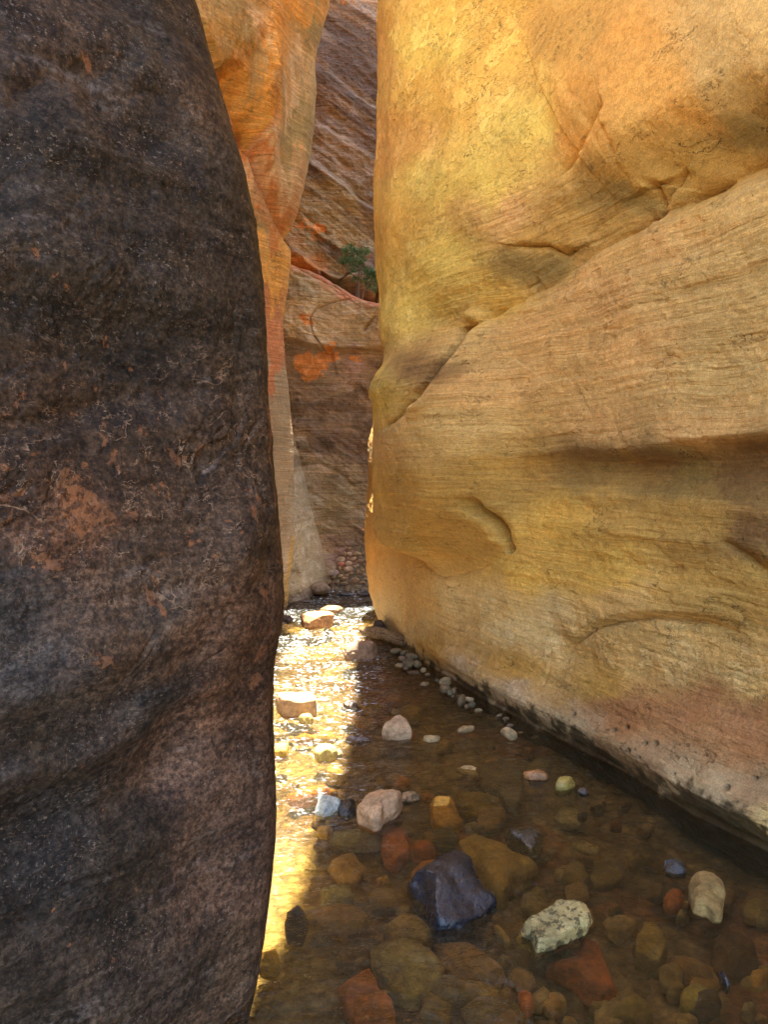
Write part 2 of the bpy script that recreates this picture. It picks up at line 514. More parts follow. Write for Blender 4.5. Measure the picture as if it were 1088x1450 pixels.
def build_right_wall():
    pts = [(3.3, -4.0), (2.9, -2.0), (2.5, 0.0), (2.12, 1.2), (1.75, 2.2), (1.455, 2.80), (1.26, 3.24), (0.97, 3.98),
           (0.51, 5.07), (0.28, 5.75), (0.10, 6.5), (0.00, 7.0), (-0.03, 7.5), (0.10, 8.0), (0.55, 8.35), (1.5, 8.6), (3.2, 8.9)]
    path = spline(pts, 6000)
    i_lo = np.argmin(np.hypot(path[:, 0] - 1.75, path[:, 1] - 2.2)) / (len(path) - 1)
    i_hi = np.argmin(np.hypot(path[:, 0] - 0.55, path[:, 1] - 8.35)) / (len(path) - 1)
    B = resample(path, 640, i_lo, i_hi, 60, 30)
    C = len(B)
    N = normals2(B, 1)                               # towards the channel
    Yb = B[:, 1]
    htop = np.array([hz(-25, max(y, 1.8)) for y in Yb])
    HR = 8.3
    rows = np.concatenate([np.linspace(-0.28, 1.0, 0 + 1)[:0], np.linspace(0, 1, 780)])
    h = -0.28 + rows[:, None] * (htop + 0.28)[None, :]
    up = np.linspace(0, 1, 60)[1:]
    hu = htop[None, :] + up[:, None] * (HR - htop)[None, :]
    h = np.concatenate([h, hu], 0)
    R = len(h)
    Y = np.broadcast_to(Yb, (R, C))
    X0 = np.broadcast_to(B[:, 0], (R, C))
    px, py = proj(X0, Y, h)
    # profile tables at stations along the path (by Y): offset into the channel by height
    hs = [-0.3, 0.0, 0.12, 0.3, 0.5, 0.8, 1.1, 1.4, 1.7, 2.0, 2.4, 2.8, 3.4, 4.2, 5.0, 6.2]
    st = {
        1.5: [-.16, -.03, -.02, -.14, -.20, -.22, -.20, -.18, -.14, -.12, -.12, -.12, -.1, 0, 0, 0],
        2.8: [-.16, -.03, -.01, -.10, -.19, -.21, -.19, -.17, -.14, -.12, -.12, -.14, -.16, -.1, 0, 0],
        4.0: [-.16, -.03, -.01, -.08, -.15, -.16, -.14, -.12, -.08, -.06, -.05, -.05, -.04, -.05, 0, 0],
        5.1: [-.14, -.02, -.01, -.07, -.09, -.08, -.07, -.03, .02, .03, .05, .08, .12, .12, .12, .1],
        5.9: [-.12, -.01, -.02, -.02, -.02, -.01, .0, .0, .0, .02, .06, .12, .18, .19, .17, .15],
        6.5: [-.1, -.01, .00, .02, .03, .04, .03, .0, .0, .02, .04, .06, .15, .17, .15, .14],
        7.1: [-.1, -.01, .03, .06, .09, .12, .13, .10, .06, .03, .0, .0, .02, .05, .05, .05],
        7.6: [.02, 0, .05, .10, .15, .19, .19, .18, .17, .11, .00, -.03, -.04, -.02, -.05, -.05],
        8.1: [.02, 0, .05, .10, .14, .16, .17, .17, .16, .10, .00, -.02, .0, -.05, -.05, -.05],
        8.8: [0.] * 16,
    }
    sy = sorted(st)
    # monotone station coordinate along the path = Y
    tab = np.array([st[k] for k in sy])
    hq = np.interp(h, hs, np.arange(len(hs)))
    i0 = np.clip(np.floor(hq).astype(int), 0, len(hs) - 2)
    fh = hq - i0
    fh = fh * fh * (3 - 2 * fh) * 0.5 + fh * 0.5
    yq = np.interp(Y, sy, np.arange(len(sy)))
    j0 = np.clip(np.floor(yq).astype(int), 0, len(sy) - 2)
    fy = yq - j0
    fy = fy * fy * (3 - 2 * fy)
    off = ((tab[j0, i0] * (1 - fh) + tab[j0, i0 + 1] * fh) * (1 - fy) + (tab[j0 + 1, i0] * (1 - fh) + tab[j0 + 1, i0 + 1] * fh) * fy)
    vis = ss(1.7, 2.3, Y) * ss(8.3, 7.9, Y)
    px, py = proj(X0 + N[None, :, 0] * off, Y + N[None, :, 1] * off, h)     # where the profiled face stands
    P3 = np.stack([X0, Y, h], -1)
    wob = 9 * fbm(np.stack([px / 90, py / 90, 0 * px], -1), 3, seed=5)
    # (a) long ledge: overhang above, crease, shelf below
    crease = [(590, 622), (620, 596), (652, 558), (661, 500), (664, 466), (738, 424), (800, 388), (850, 352), (905, 322), (938, 300), (985, 272), (1030, 252), (1110, 224)]
    d, t = polysd(px, py + 0.5 * wob, crease)
    amp = ss(0.0, 0.10, t) * vis * (0.34 + 0.66 * ss(0.60, 0.80, t) + .4 * gauss(t, .12, .12)) * ss(7.0, 6.1, Y)
    depth_m = np.clip(Y, 2, 9) / FPX
    dm = d * depth_m
    over = np.where(d > 0, ss(0, 0.34, dm) * ss(1.5, 0.5, dm), 0)
    shelf = np.where(d <= 0, ss(0.0, -0.12, dm) * ss(-0.75, -0.1, dm), 0)
    amod = .6 + .8 * ss(-.3, .3, vn(np.stack([px / 45, py / 45, 0 * px], -1), 17)) * np.exp(-np.abs(dm) / .10)
    off = off + amp * (0.21 * over + 0.05 * shelf * amod - amod * (0.055 + .05 * ss(.4, .2, t)) * np.exp(-np.abs(dm) / 0.022) - 0.03 * np.exp(-np.abs(dm) / 0.10))
    off = off + vis * (.06 * gauss(py, 462, 34) - .12 * gauss(py, 528, 36)) * ss(620, 575, px) * ss(7.2, 6.6, Y)       # even out the corner above the pillar
    # fin-shaped slot on the ledge
    d2, t2 = polysd(px, py, [(664, 462), (661, 500), (655, 545), (648, 562)])
    off = off - 0.34 * np.exp(-(d2 / 7.0) ** 4) * vis * ss(0, 0.1, t2)
    off = off + 0.05 * gauss(d2, 16, 10) * vis
    # inner facets on the overhang
    for pl, a in (([(928, 268), (940, 262), (936, 300), (925, 315)], .07), ([(896, 145), (898, 160), (860, 205), (800, 262)], .035),
                  ([(898, 185), (905, 210), (908, 232)], .03), ([(735, 345), (780, 350), (800, 362), (820, 352)], .04), ([(762, 395), (742, 408), (738, 424)], .03), ([(985, 238), (950, 275), (940, 295)], .035)):
        d3, t3 = polysd(px, py + 0.3 * wob, pl)
        off = off - a * np.exp(-np.abs(d3) / 3.5) * vis * ss(-.02, .12, t3) * ss(1.02, .8, t3) + 0.5 * a * np.where(d3 > 0, np.exp(-d3 / 22), 0) * vis
    # (b) undercut at eye height on the right
    d4, t4 = polysd(px, py + 0.8 * wob, [(640, 660), (700, 648), (800, 640), (900, 634), (1000, 622), (1120, 606)])
    m4 = d4 * depth_m
    a4 = ss(0.06, 0.45, t4) * vis * (0.5 + 0.5 * ss(.35, .7, t4))
    off = off + a4 * (0.055 * np.where(m4 > 0, np.exp(-m4 / 0.16), ss(-0.09, 0, m4)) - 0.075 * np.where(m4 < 0, ss(0, -0.10, m4) * ss(-0.36, -0.08, m4), 0))
    # rolls below it
    for yy0, yy1, a in ((742, 775, .022), (775, 830, -.016), (700, 712, .015)):
        d5, t5 = polysd(px, py + wob, [(730, yy0), (900, (yy0 + yy1) / 2), (1120, yy1)])
        off = off + a * np.exp(-(d5 * depth_m / .05) ** 2) * vis * ss(0, .3, t5)
    d5, t5 = polysd(px, py + wob, [(1005, 755), (1050, 778), (1075, 800), (1110, 812)])
    off = off - 0.05 * np.exp(-np.abs(d5 * depth_m) / .03) * vis * ss(0, .3, t5)
    # (c) bulge on the corner with its underside
    und = [(549, 690), (560, 735), (585, 778), (606, 803), (628, 818), (672, 806), (712, 786), (724, 774)]
    d6, t6 = polysd(px, py + 0.3 * wob, und)
    m6 = d6 * depth_m
    off = off + vis * ss(6.75, 5.75, Y) * (0.36 * np.where(m6 > 0, ss(0.0, 1.0, m6 / (.13 + .30 * ss(.35, .75, t6))) * ss(1.7, 0.45, m6), 0) - 0.03 * np.exp(-np.abs(m6) / .03)) * ss(745, 655, px) * ss(420, 560, py)
    slot = [(694, 704), (700, 722), (712, 738), (718, 752), (721, 777)]
    d7, t7 = polysd(px, py, slot)
    off = off - 0.30 * np.exp(-(d7 / 5.5) ** 4) * vis * ss(-.02, .2, t7) + 0.05 * gauss(d7, -14, 9) * vis * ss(.0, .3, t7) * ss(1.0, .8, t7) + 0.03 * gauss(d7, 15, 9) * vis * ss(.0, .3, t7) * ss(1.0, .8, t7)
    d8, t8 = polysd(px, py, [(552, 648), (560, 632), (568, 650), (566, 672)])
    off = off - 0.035 * np.exp(-(d8 / 5) ** 2) * vis
    # (d) arch crease low on the right
    arch = [(800, 922), (822, 908), (850, 890), (885, 880), (925, 877), (965, 880), (1000, 884), (1040, 896), (1080, 912)]
    d9, t9 = polysd(px, py + 0.15 * wob, arch)
    m9 = d9 * depth_m
    a9 = vis * ss(0, .10, t9) * ss(1, .55, t9)
    off = off + a9 * (0.045 * np.where(m9 > 0, ss(0, .05, m9) * ss(.3, .06, m9), 0) - 0.022 * np.exp(-np.abs(m9) / .010) + 0.015 * np.where(m9 <= 0, ss(-.35, 0, m9), 0))
    # foot: rib above the wet band, scooped below
    off = off + vis * (0.022 * gauss(h, 0.15, 0.05) - 0.02 * gauss(h, 0.02, 0.03)) * ss(6.5, 5.2, Y)
    # broad relief, beds, roughness
    beds = np.stack([X0 * 0.7, Y * 0.7, h * 7.0 + 0.5 * vn(P3 * 1.3, 3)], -1)
    off = off + 0.030 * fbm(P3 * 1.1, 3, seed=11) + 0.014 * fbm(P3 * 3.7, 3, seed=21) * (1 - 0.4 * vis) * (.4 + .6 * ss(.1, .4, h))
    bs = 0.7 * ss(0.15, 0.6, ss(560, 760, px) * ss(200, 420, py) + 0.25)
    off = off + 0.005 * fbm(beds, 4, 0.6, seed=31) * bs + 0.0035 * vn(np.stack([X0, Y, h * 38 + vn(P3 * 2, 9)], -1), 41) * bs
    off = off + 0.0028 * fbm(P3 * 22, 3, 0.6, seed=51)
    ch = fbm(np.stack([X0 * 3, Y * 3, h * 9], -1), 4, 0.55, seed=61)
    off = off - 0.006 * ss(0.37, 0.41, ch) * bs * ss(.2, .35, h)
    # scattered pits along the foot
    rp = np.random.RandomState(5)
    pitk = np.zeros_like(off)
    for _ in range(28):
        y_, h_, r_ = rp.choice([2.75, 3.1, 3.3, 3.6, 4.1]) + rp.normal() * .16, rp.uniform(.08, .2) + .16 * rp.rand() ** 4, rp.uniform(.004, .013)
        h_ = h_ * np.interp(y_, [2.5, 5.2], [1.15, .7])
        c0, c1 = np.searchsorted(Yb, y_ - .12), np.searchsorted(Yb, y_ + .12)
        if c1 <= c0:
            continue
        e = np.exp(-(((Y[:, c0:c1] - y_) / (r_ * 1.2)) ** 2 + ((h[:, c0:c1] - h_) / r_) ** 2) ** 1.5)
        off[:, c0:c1] -= .016 * e
        pitk[:, c0:c1] = np.maximum(pitk[:, c0:c1], e)
    X = X0 + N[None, :, 0] * off
    Yn = Y + N[None, :, 1] * off
    # unseen rim above the frame, shaped outwards to shade the water and left wall
    rimx = np.interp(Yb, [-4, 0.5, 1.6, 2.1, 3.18, 3.5, 5.0, 6.5, 7.4, 8.4, 8.9], [2.8, 2.2, 0.6, -0.65, -0.62, -0.16, -0.02, 0.0, 0.10, 0.6, 3.0])
    rimx = rimx + 0.07 * fbm(np.stack([Yb * 0.9, 0 * Yb, 0 * Yb], -1), 3, seed=77)
    k = ss(0, 1, np.clip((h - htop) / (HR - htop), 0, 1))
    X = X * (1 - k) + k * (rimx[None, :] + 0.05 * off)
    # colours; olive and brown stains, deepened to paint in shade under the ledges
    D = {
        'yel': (.63, .425, .085), 'gold': (.61, .350, .065), 'ora': (.60, .290, .060), 'pink': (.59, .320, .098),
        'tan': (.55, .325, .098), 'och': (.45, .245, .052), 'oli': (.26, .160, .042), 'brn': (.21, .105, .032), 'grey': (.40, .275, .135),
        'mauve': (.30, .18, .082), 'rust': (.31, .135, .045), 'cream': (.55, .37, .14), 'dk': (.20, .135, .07), 'org2': (.62, .33, .075)}
    ctrl = [(535, 60, 'org2'), (540, 200, 'org2'), (545, 330, 'gold'), (560, 420, 'yel'), (570, 560, 'yel'), (565, 680, 'gold'), (600, 60, 'yel'), (650, 150, 'gold'),
            (620, 260, 'yel'), (700, 240, 'yel'), (640, 380, 'yel'), (720, 60, 'gold'), (780, 40, 'och'), (760, 180, 'yel'), (740, 300, 'pink'),
            (840, 200, 'ora'), (900, 120, 'ora'), (860, 60, 'och'), (960, 60, 'ora'), (1060, 60, 'tan'), (1080, 20, 'tan'), (980, 150, 'ora'), (1060, 130, 'tan'),
            (1080, 190, 'oli'), (1010, 235, 'och'), (920, 260, 'och'), (840, 310, 'och'), (760, 380, 'oli'), (700, 430, 'gold'), (1050, 290, 'tan'), (930, 350, 'pink'),
            (850, 420, 'pink'), (760, 470, 'pink'), (1000, 400, 'tan'), (1080, 380, 'tan'), (900, 500, 'pink'), (1000, 520, 'tan'), (720, 540, 'pink'), (690, 480, 'tan'), (700, 600, 'tan'), (850, 600, 'pink'), (1000, 600, 'pink'),
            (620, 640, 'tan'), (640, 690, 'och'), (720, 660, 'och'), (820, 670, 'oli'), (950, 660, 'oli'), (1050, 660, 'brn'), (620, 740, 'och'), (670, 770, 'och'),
            (800, 740, 'gold'), (900, 730, 'och'), (1000, 740, 'och'), (1070, 760, 'brn'), (740, 820, 'gold'), (850, 800, 'gold'), (960, 820, 'och'), (1060, 840, 'och'),
            (530, 780, 'org2'), (560, 830, 'tan'), (545, 870, 'cream'), (600, 860, 'tan'), (660, 850, 'cream'), (760, 880, 'cream'), (880, 850, 'tan'),
            (620, 920, 'och'), (720, 950, 'och'), (840, 960, 'och'), (930, 920, 'tan'), (1050, 960, 'tan'), (980, 1000, 'rust'), (880, 1000, 'rust'), (1060, 1040, 'rust'),
            (590, 905, 'cream'), (640, 950, 'grey'), (720, 1000, 'grey'), (800, 1030, 'grey'), (900, 1080, 'mauve'), (980, 1120, 'grey'), (1060, 1130, 'mauve'), (1080, 1170, 'cream'),
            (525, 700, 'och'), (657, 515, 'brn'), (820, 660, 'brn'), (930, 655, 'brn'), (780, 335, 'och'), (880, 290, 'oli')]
    wx = 22 * fbm(np.stack([px / 60, py / 60, 0 * px], -1), 4, 0.6, seed=91)
    wy = 14 * fbm(np.stack([px / 60, py / 60, 0 * px + 9], -1), 4, 0.6, seed=93)
    # beds carry the colour sideways: follow them, not the picture
    tint = idw(np.clip(px, 505, 1110) + wx, np.clip(py, -40, 1250) + wy, [(a, b, D[c]) for a, b, c in ctrl], 3.4, 0.75, 1.15)
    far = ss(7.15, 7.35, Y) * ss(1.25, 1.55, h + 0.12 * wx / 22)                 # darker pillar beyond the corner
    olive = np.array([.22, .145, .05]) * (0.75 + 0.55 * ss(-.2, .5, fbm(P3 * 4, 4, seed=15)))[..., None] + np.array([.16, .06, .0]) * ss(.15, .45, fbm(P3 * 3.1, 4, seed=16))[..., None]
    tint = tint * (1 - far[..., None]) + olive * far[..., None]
    # wet, mossy line just above the water
    nb = fbm(P3 * 9, 4, 0.6, seed=71)
    wl = np.interp(Y, [2, 3, 4, 5, 6.5, 8], [.11, .11, .085, .04, .03, .03])
    wetl = ss(wl + .02, wl - .035, h + 0.075 * nb + .03 * fbm(P3 * 30, 3, 0.6, seed=72))
    moss = np.array([.105, .070, .026]) * (0.7 + 0.5 * ss(-.3, .4, nb))[..., None]
    tint = tint * (1 - .85 * wetl[..., None]) + moss * .85 * wetl[..., None]
    line = ss(.05, .02, h + 0.02 * nb)
    tint = tint * (1 - .75 * (pitk * vis)[..., None]) + np.array([.05, .035, .02]) * .75 * (pitk * vis)[..., None]
    topk = ss(0.15, 0.5, k)[..., None]
    tint = tint * (1 - topk) + np.array([.56, .36, .15]) * topk
    crust = np.clip(ss(680, 560, px) * ss(700, 560, py) * 1.0 + gauss(d, 60, 70) * ss(700, 800, px) * 0 + ss(250, 170, py) * ss(900, 700, px) + ss(850, 900, py) * .9 * ss(1100, 950, py), 0, 1)
    mask = np.stack([np.clip(bs * 1.0, 0.08, 1), crust, np.clip(0.35 * wetl + 0.6 * line, 0, 1)], -1)
    P = np.stack([X, Yn, h], -1)
    back = np.stack([np.full(C, 1.0), np.zeros(C)], 1) * 2.5
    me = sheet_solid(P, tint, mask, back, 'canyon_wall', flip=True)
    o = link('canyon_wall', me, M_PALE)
    tag(o, 'pale yellow sandstone canyon wall rising from the water, with a long creased ledge', 'canyon wall', kind='thing')
    return path

RIGHT_PATH = build_right_wall()

# ================================================================== NEAR LEFT WALL (dark varnished)
def build_left_wall():
    pts = [(-2.1, -4.0), (-1.9, -2.0), (-1.6, -0.4), (-1.25, 0.65), (-0.88, 1.28), (-0.52, 1.72), (-0.33, 1.92), (-0.262, 2.02), (-0.30, 2.16), (-0.55, 2.55), (-1.0, 3.0), (-1.5, 3.7), (-1.8, 4.6), (-2.2, 5.4)]
    path = spline(pts, 6000)
    f = lambda x, y: np.argmin(np.hypot(path[:, 0] - x, path[:, 1] - y)) / (len(path) - 1)
    B = resample(path, 520, f(-0.99, 1.1), f(-0.55, 2.55), 50, 40)
    C = len(B)
    N = normals2(B, -1)
    Yb = B[:, 1]
    sil = [(-60, 258), (0, 275), (50, 288), (100, 303), (150, 318), (200, 331), (250, 345), (300, 357), (350, 364), (400, 369), (450, 373), (500, 376), (560, 377), (600, 380), (650, 383), (700, 388), (750, 393),
           (800, 397), (850, 399), (880, 398), (905, 394), (930, 388), (960, 384), (1000, 383), (1050, 384), (1100, 386), (1150, 388), (1200, 387), (1250, 383), (1300, 377), (1350, 371), (1400, 362), (1450, 351), (1500, 338), (1560, 320)]
    yy = np.array([a for a, b in sil], float)
    xx = np.array([b for a, b in sil], float)
    YC = 2.0
    hh = np.array([hz(y, YC) for y in yy])
    dep = YC * CP - (hh - CZ) * SP
    xs = (xx - CX) / FPX * dep
    o_ = np.argsort(hh)
    HT = float(hz(-45, YC))
    rows = np.linspace(-0.3, HT, 900)
    up = np.linspace(0, 1, 70)[1:]
    HR = 9.5
    h1 = np.concatenate([rows, HT + up * (HR - HT)])
    h = np.broadcast_to(h1[:, None], (len(h1), C))
    R = len(h1)
    Y = np.broadcast_to(Yb, (R, C)); X0 = np.broadcast_to(B[:, 0], (R, C))
    dxh = np.interp(np.minimum(h1, HT), hh[o_], xs[o_]) - (-0.258)
    wY = ss(0.2, 1.7, Yb) * ss(3.6, 2.3, Yb)
    cidx = np.argmin(np.hypot(B[:, 0] + 0.262, B[:, 1] - 2.02))
    after = np.arange(C) > cidx
    wfall = np.where(after, ss(3.6, 2.2, Yb), 0.25 + 0.75 * ss(0.4, 1.9, Yb))
    X = X0 + dxh[:, None] * wfall[None, :]
    px, py = proj(X, Y, h)
    P3 = np.stack([X, Y, h], -1)
    core = ss(2.06, 1.86, np.where(after[None, :], 9.0, Y)) * ss(1900, 1500, py)      # keep the outline itself
    off = 0.045 * fbm(P3 * 1.7, 3, seed=111) * core
    wob = 12 * fbm(np.stack([px / 80, py / 80, 0 * px], -1), 3, seed=105)
    # scoured hollows and swells sweeping up to the right
    for pl, a, w in (([(-40, 1210), (120, 1160), (220, 1110), (250, 1040)], -.035, 46), ([(-40, 1010), (90, 960), (200, 905), (300, 800), (380, 700)], .030, 40),
                     ([(-40, 1130), (90, 1085), (180, 1040), (215, 960)], .028, 30), ([(-40, 620), (120, 585), (260, 560)], -.012, 20), ([(-40, 330), (120, 360), (260, 420)], .02, 60),
                     ([(160, 90), (230, 130), (300, 190), (340, 250)], .022, 26), ([(0, 120), (110, 130), (200, 215)], -.02, 30), ([(100, 1330), (220, 1300), (300, 1220)], -.014, 45), ([(0, 1420), (120, 1400), (260, 1330)], .012, 40)):
        dd, t = polysd(px, py + wob, pl)
        off = off + a * np.exp(-(dd / w) ** 2) * core * ss(-.05, .15, t)
    sl = np.stack([X * 1.2, Y * 1.2, h * 10.0 + .6 * vn(P3 * 1.6, 4)], -1)
    off = off + 0.007 * fbm(sl, 4, 0.55, seed=121) * (0.3 + 0.7 * core)
    off = off + 0.0035 * fbm(P3 * 7, 4, 0.6, seed=131) * (0.1 + 0.9 * core)
    off = off + 0.0010 * fbm(P3 * 40, 3, 0.65, seed=141)
    # thin broken plates
    fl = fbm(P3 * np.array([5.5, 5.5, 4.5]) + 0.6 * vn(P3 * 6, 8)[..., None], 5, 0.58, seed=151)
    fzone = np.clip(gauss(py, 690, 190) * 1.1, 0, 1)
    off = off - (0.008 * ss(0.30, 0.34, fl) * (0.25 + fzone) + 0.004 * ss(-.10, -.08, fl) * fzone) * (.15 + .85 * core)
    X = X + N[None, :, 0] * off
    Yn = Y + N[None, :, 1] * off
    # above the frame: unseen slope, made pale and laid back to bounce sunlight
    k = np.clip((h - HT) / (HR - HT), 0, 1)
    lip = ss(0, 0.55, h - HT) * ss(0.3, 1.5, Y) * ss(3.4, 2.4, Y)  # unseen lip, added to keep the sun off the face below
    X = X + 0.21 * lip
    Yn = Yn - 0.20 * lip
    ke = ss(0.06, 0.26, k) * np.clip(k - 0.06, 0, 1)
    X = X - ke * 7.0
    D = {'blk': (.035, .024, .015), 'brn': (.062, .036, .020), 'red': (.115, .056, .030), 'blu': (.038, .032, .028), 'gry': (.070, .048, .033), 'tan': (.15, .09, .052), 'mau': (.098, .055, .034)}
    ctrl = [(60, 60, 'brn'), (200, 60, 'blk'), (270, 150, 'brn'), (40, 250, 'blk'), (180, 250, 'blk'), (310, 300, 'blk'), (60, 420, 'blk'), (200, 450, 'blk'), (340, 450, 'blk'),
            (60, 600, 'brn'), (200, 620, 'brn'), (330, 620, 'brn'), (80, 760, 'red'), (220, 760, 'brn'), (360, 760, 'brn'), (20, 850, 'blu'), (40, 950, 'blu'), (150, 920, 'brn'), (200, 860, 'gry'),
            (260, 900, 'mau'), (360, 900, 'red'), (330, 1000, 'red'), (200, 1000, 'blu'), (60, 1060, 'blk'), (100, 1150, 'blu'), (260, 1080, 'mau'), (340, 1150, 'mau'), (370, 1250, 'mau'), (200, 1200, 'blk'), (60, 1260, 'blu'),
            (160, 1300, 'blk'), (300, 1280, 'mau'), (340, 1370, 'tan'), (260, 1400, 'gry'), (150, 1420, 'gry'), (60, 1400, 'blk'), (300, 1440, 'tan')]
    wx = 22 * fbm(np.stack([px / 60, py / 60, 0 * px], -1), 4, 0.6, seed=191)
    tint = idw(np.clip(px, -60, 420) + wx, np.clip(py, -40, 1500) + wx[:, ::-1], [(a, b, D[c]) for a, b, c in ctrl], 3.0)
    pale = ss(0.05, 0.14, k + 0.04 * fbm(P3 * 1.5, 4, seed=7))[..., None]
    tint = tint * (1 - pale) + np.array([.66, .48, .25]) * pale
    mask = np.stack([np.clip(fzone * (1 - pale[..., 0]), 0, 1), np.clip(.35 + .65 * ss(560, 300, py) + .4 * ss(900, 1000, py), 0, 1) * (1 - pale[..., 0]), 0 * h], -1)
    back = np.stack([np.full(C, -2.0), np.zeros(C)], 1)
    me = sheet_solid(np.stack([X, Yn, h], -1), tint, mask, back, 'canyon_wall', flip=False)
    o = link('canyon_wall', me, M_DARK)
    tag(o, 'dark brown-black varnished rock wall with flaking orange chips, close beside the water', 'canyon wall', kind='thing')

build_left_wall()

# ================================================================== ORANGE OVERHANGING WALL (left, farther on)
def build_orange_wall():
    pts = [(-2.3, 4.3), (-2.2, 5.2), (-2.02, 6.2), (-1.62, 7.2), (-1.22, 7.8), (-1.05, 8.02), (-1.06, 8.25), (-1.35, 8.6), (-2.0, 9.0), (-3.5, 9.6)]
    path = spline(pts, 5000)
    f = lambda x, y: np.argmin(np.hypot(path[:, 0] - x, path[:, 1] - y)) / (len(path) - 1)
    B = resample(path, 300, f(-2.02, 6.2), f(-1.35, 8.6), 40, 30)
    C = len(B); N = normals2(B, -1); Yb = B[:, 1]
    sil = [(-60, 470), (0, 461), (40, 448), (80, 437), (130, 436), (170, 434), (210, 428), (250, 420), (300, 409), (332, 402), (345, 403), (370, 405), (400, 403), (430, 398), (455, 394), (480, 396), (520, 400), (560, 404), (614, 410), (680, 412), (731, 412),
           (797, 410), (830, 405), (862, 402), (900, 402)]
    YC = 8.05
    hh = np.array([hz(a, YC) for a, b in sil]); xx = np.array([b for a, b in sil], float)
    xs = (xx - CX) / FPX * (YC * CP - (hh - CZ) * SP)
    od = np.argsort(hh)
    HT = float(hz(-40, YC)); HR = 9.0
    h1 = np.concatenate([np.linspace(-0.3, HT, 620), HT + np.linspace(0, 1, 30)[1:] * (HR - HT)])
    R = len(h1)
    h = np.broadcast_to(h1[:, None], (R, C)); Y = np.broadcast_to(Yb, (R, C)); X0 = np.broadcast_to(B[:, 0], (R, C))
    dx = np.interp(np.minimum(h1, HT), hh[od], xs[od]) + 1.05
    X = X0 + dx[:, None] * ss(4.6, 7.6, Yb)[None, :]
    px, py = proj(X, Y, h)
    P3 = np.stack([X, Y, h], -1)
    corner = ss(0.25, 0.6, np.abs(Y - 8.05))
    cr = [(300, 120), (326, 168), (345, 208), (358, 235), (372, 268), (386, 300), (402, 334), (410, 345)]
    d, t = polysd(px, py, cr)
    m = d * 7.5 / FPX
    off = 0.24 * np.where(m > 0, ss(0, .22, m) * ss(1.9, .4, m), 0) - 0.20 * np.exp(-np.abs(m) / .035) + 0.12 * np.where(m < 0, ss(0, -.05, m) * ss(-.4, -.05, m), 0)
    # scooped pocket at the top of the crack, facets above
    off = off - 0.22 * np.exp(-((px - 342) / 13) ** 2 - ((py - 198) / 20) ** 2) - 0.16 * np.exp(-((px - 360) / 10) ** 2 - ((py - 232) / 20) ** 2)
    for pl, a, w in (([(420, 20), (405, 90), (395, 180), (372, 230)], .06, 14), ([(350, 60), (335, 110), (330, 150)], -.05, 14), ([(462, 0), (440, 60), (420, 130), (405, 230)], -.05, 10), ([(405, 400), (398, 460), (395, 500)], .03, 6)):
        d2, t2 = polysd(px, py, pl)
        off = off + a * np.exp(-(d2 / w) ** 2)
    off = off + 0.03 * fbm(P3 * 1.6, 3, seed=211) + 0.018 * fbm(P3 * 5, 4, seed=213)
    q = np.stack([X * 1.5, Y * 1.5, h * 3 + X * 12], -1)
    off = off + 0.016 * fbm(q, 4, 0.6, seed=215) + 0.004 * fbm(P3 * 26, 3, seed=217)
    off = off * (0.25 + 0.75 * corner)
    Xn = X + N[None, :, 0] * off; Yn = Y + N[None, :, 1] * off
    D = {'ora': (.74, .34, .055), 'oli': (.36, .25, .085), 'pale': (.70, .45, .20), 'deep': (.52, .17, .035), 'red': (.50, .18, .06), 'grey': (.38, .265, .13), 'beige': (.46, .34, .19), 'gold': (.55, .33, .09)}  # orange oversaturated to carry the glow of bounced light
    ctrl = [(310, 20, 'oli'), (320, 80, 'oli'), (345, 30, 'pale'), (380, 30, 'ora'), (360, 100, 'ora'), (420, 40, 'ora'), (440, 60, 'oli'), (400, 130, 'pale'), (420, 200, 'oli'), (350, 160, 'ora'), (380, 230, 'pale'), (410, 150, 'oli'),
            (340, 200, 'deep'), (362, 245, 'deep'), (390, 300, 'deep'), (345, 250, 'pale'), (365, 320, 'oli'), (380, 330, 'ora'), (385, 400, 'ora'), (392, 450, 'red'), (385, 500, 'red'), (390, 540, 'grey'), (395, 620, 'grey'), (400, 700, 'grey'), (403, 760, 'beige'), (404, 820, 'gold'), (402, 850, 'beige')]
    wx = 10 * fbm(np.stack([px / 22, py / 40, 0 * px], -1), 4, 0.6, seed=291)
    tint = idw(np.clip(px, 270, 470) + wx, np.clip(py, -20, 870) + 45 * fbm(np.stack([px / 16, py / 70, 0 * px + 4], -1), 4, 0.6, seed=292), [(a, b, D[c]) for a, b, c in ctrl], 3.0)
    k = np.clip((h - HT) / (HR - HT), 0, 1)
    Xn = Xn - 0.5 * k * k + 0.55 * ss(0, .25, k) * ss(7.9, 7.2, Y); Yn = Yn - 0.3 * ss(0, .25, k) * ss(7.9, 7.2, Y)  # unseen upper part leaned out to keep sun off the orange face
    wet = ss(.10, .0, h)
    mask = np.stack([np.full(h.shape, .9), np.full(h.shape, .3), .5 * wet], -1)
    me = sheet_solid(np.stack([Xn, Yn, h], -1), tint, mask, np.stack([np.full(C, -2.0), np.zeros(C)], 1), 'canyon_wall', flip=False)
    o = link('canyon_wall', me, M_ORANGE)
    tag(o, 'glowing orange rock wall with a diagonal crack, leaning out beyond the dark wall', 'canyon wall', kind='thing')

build_orange_wall()

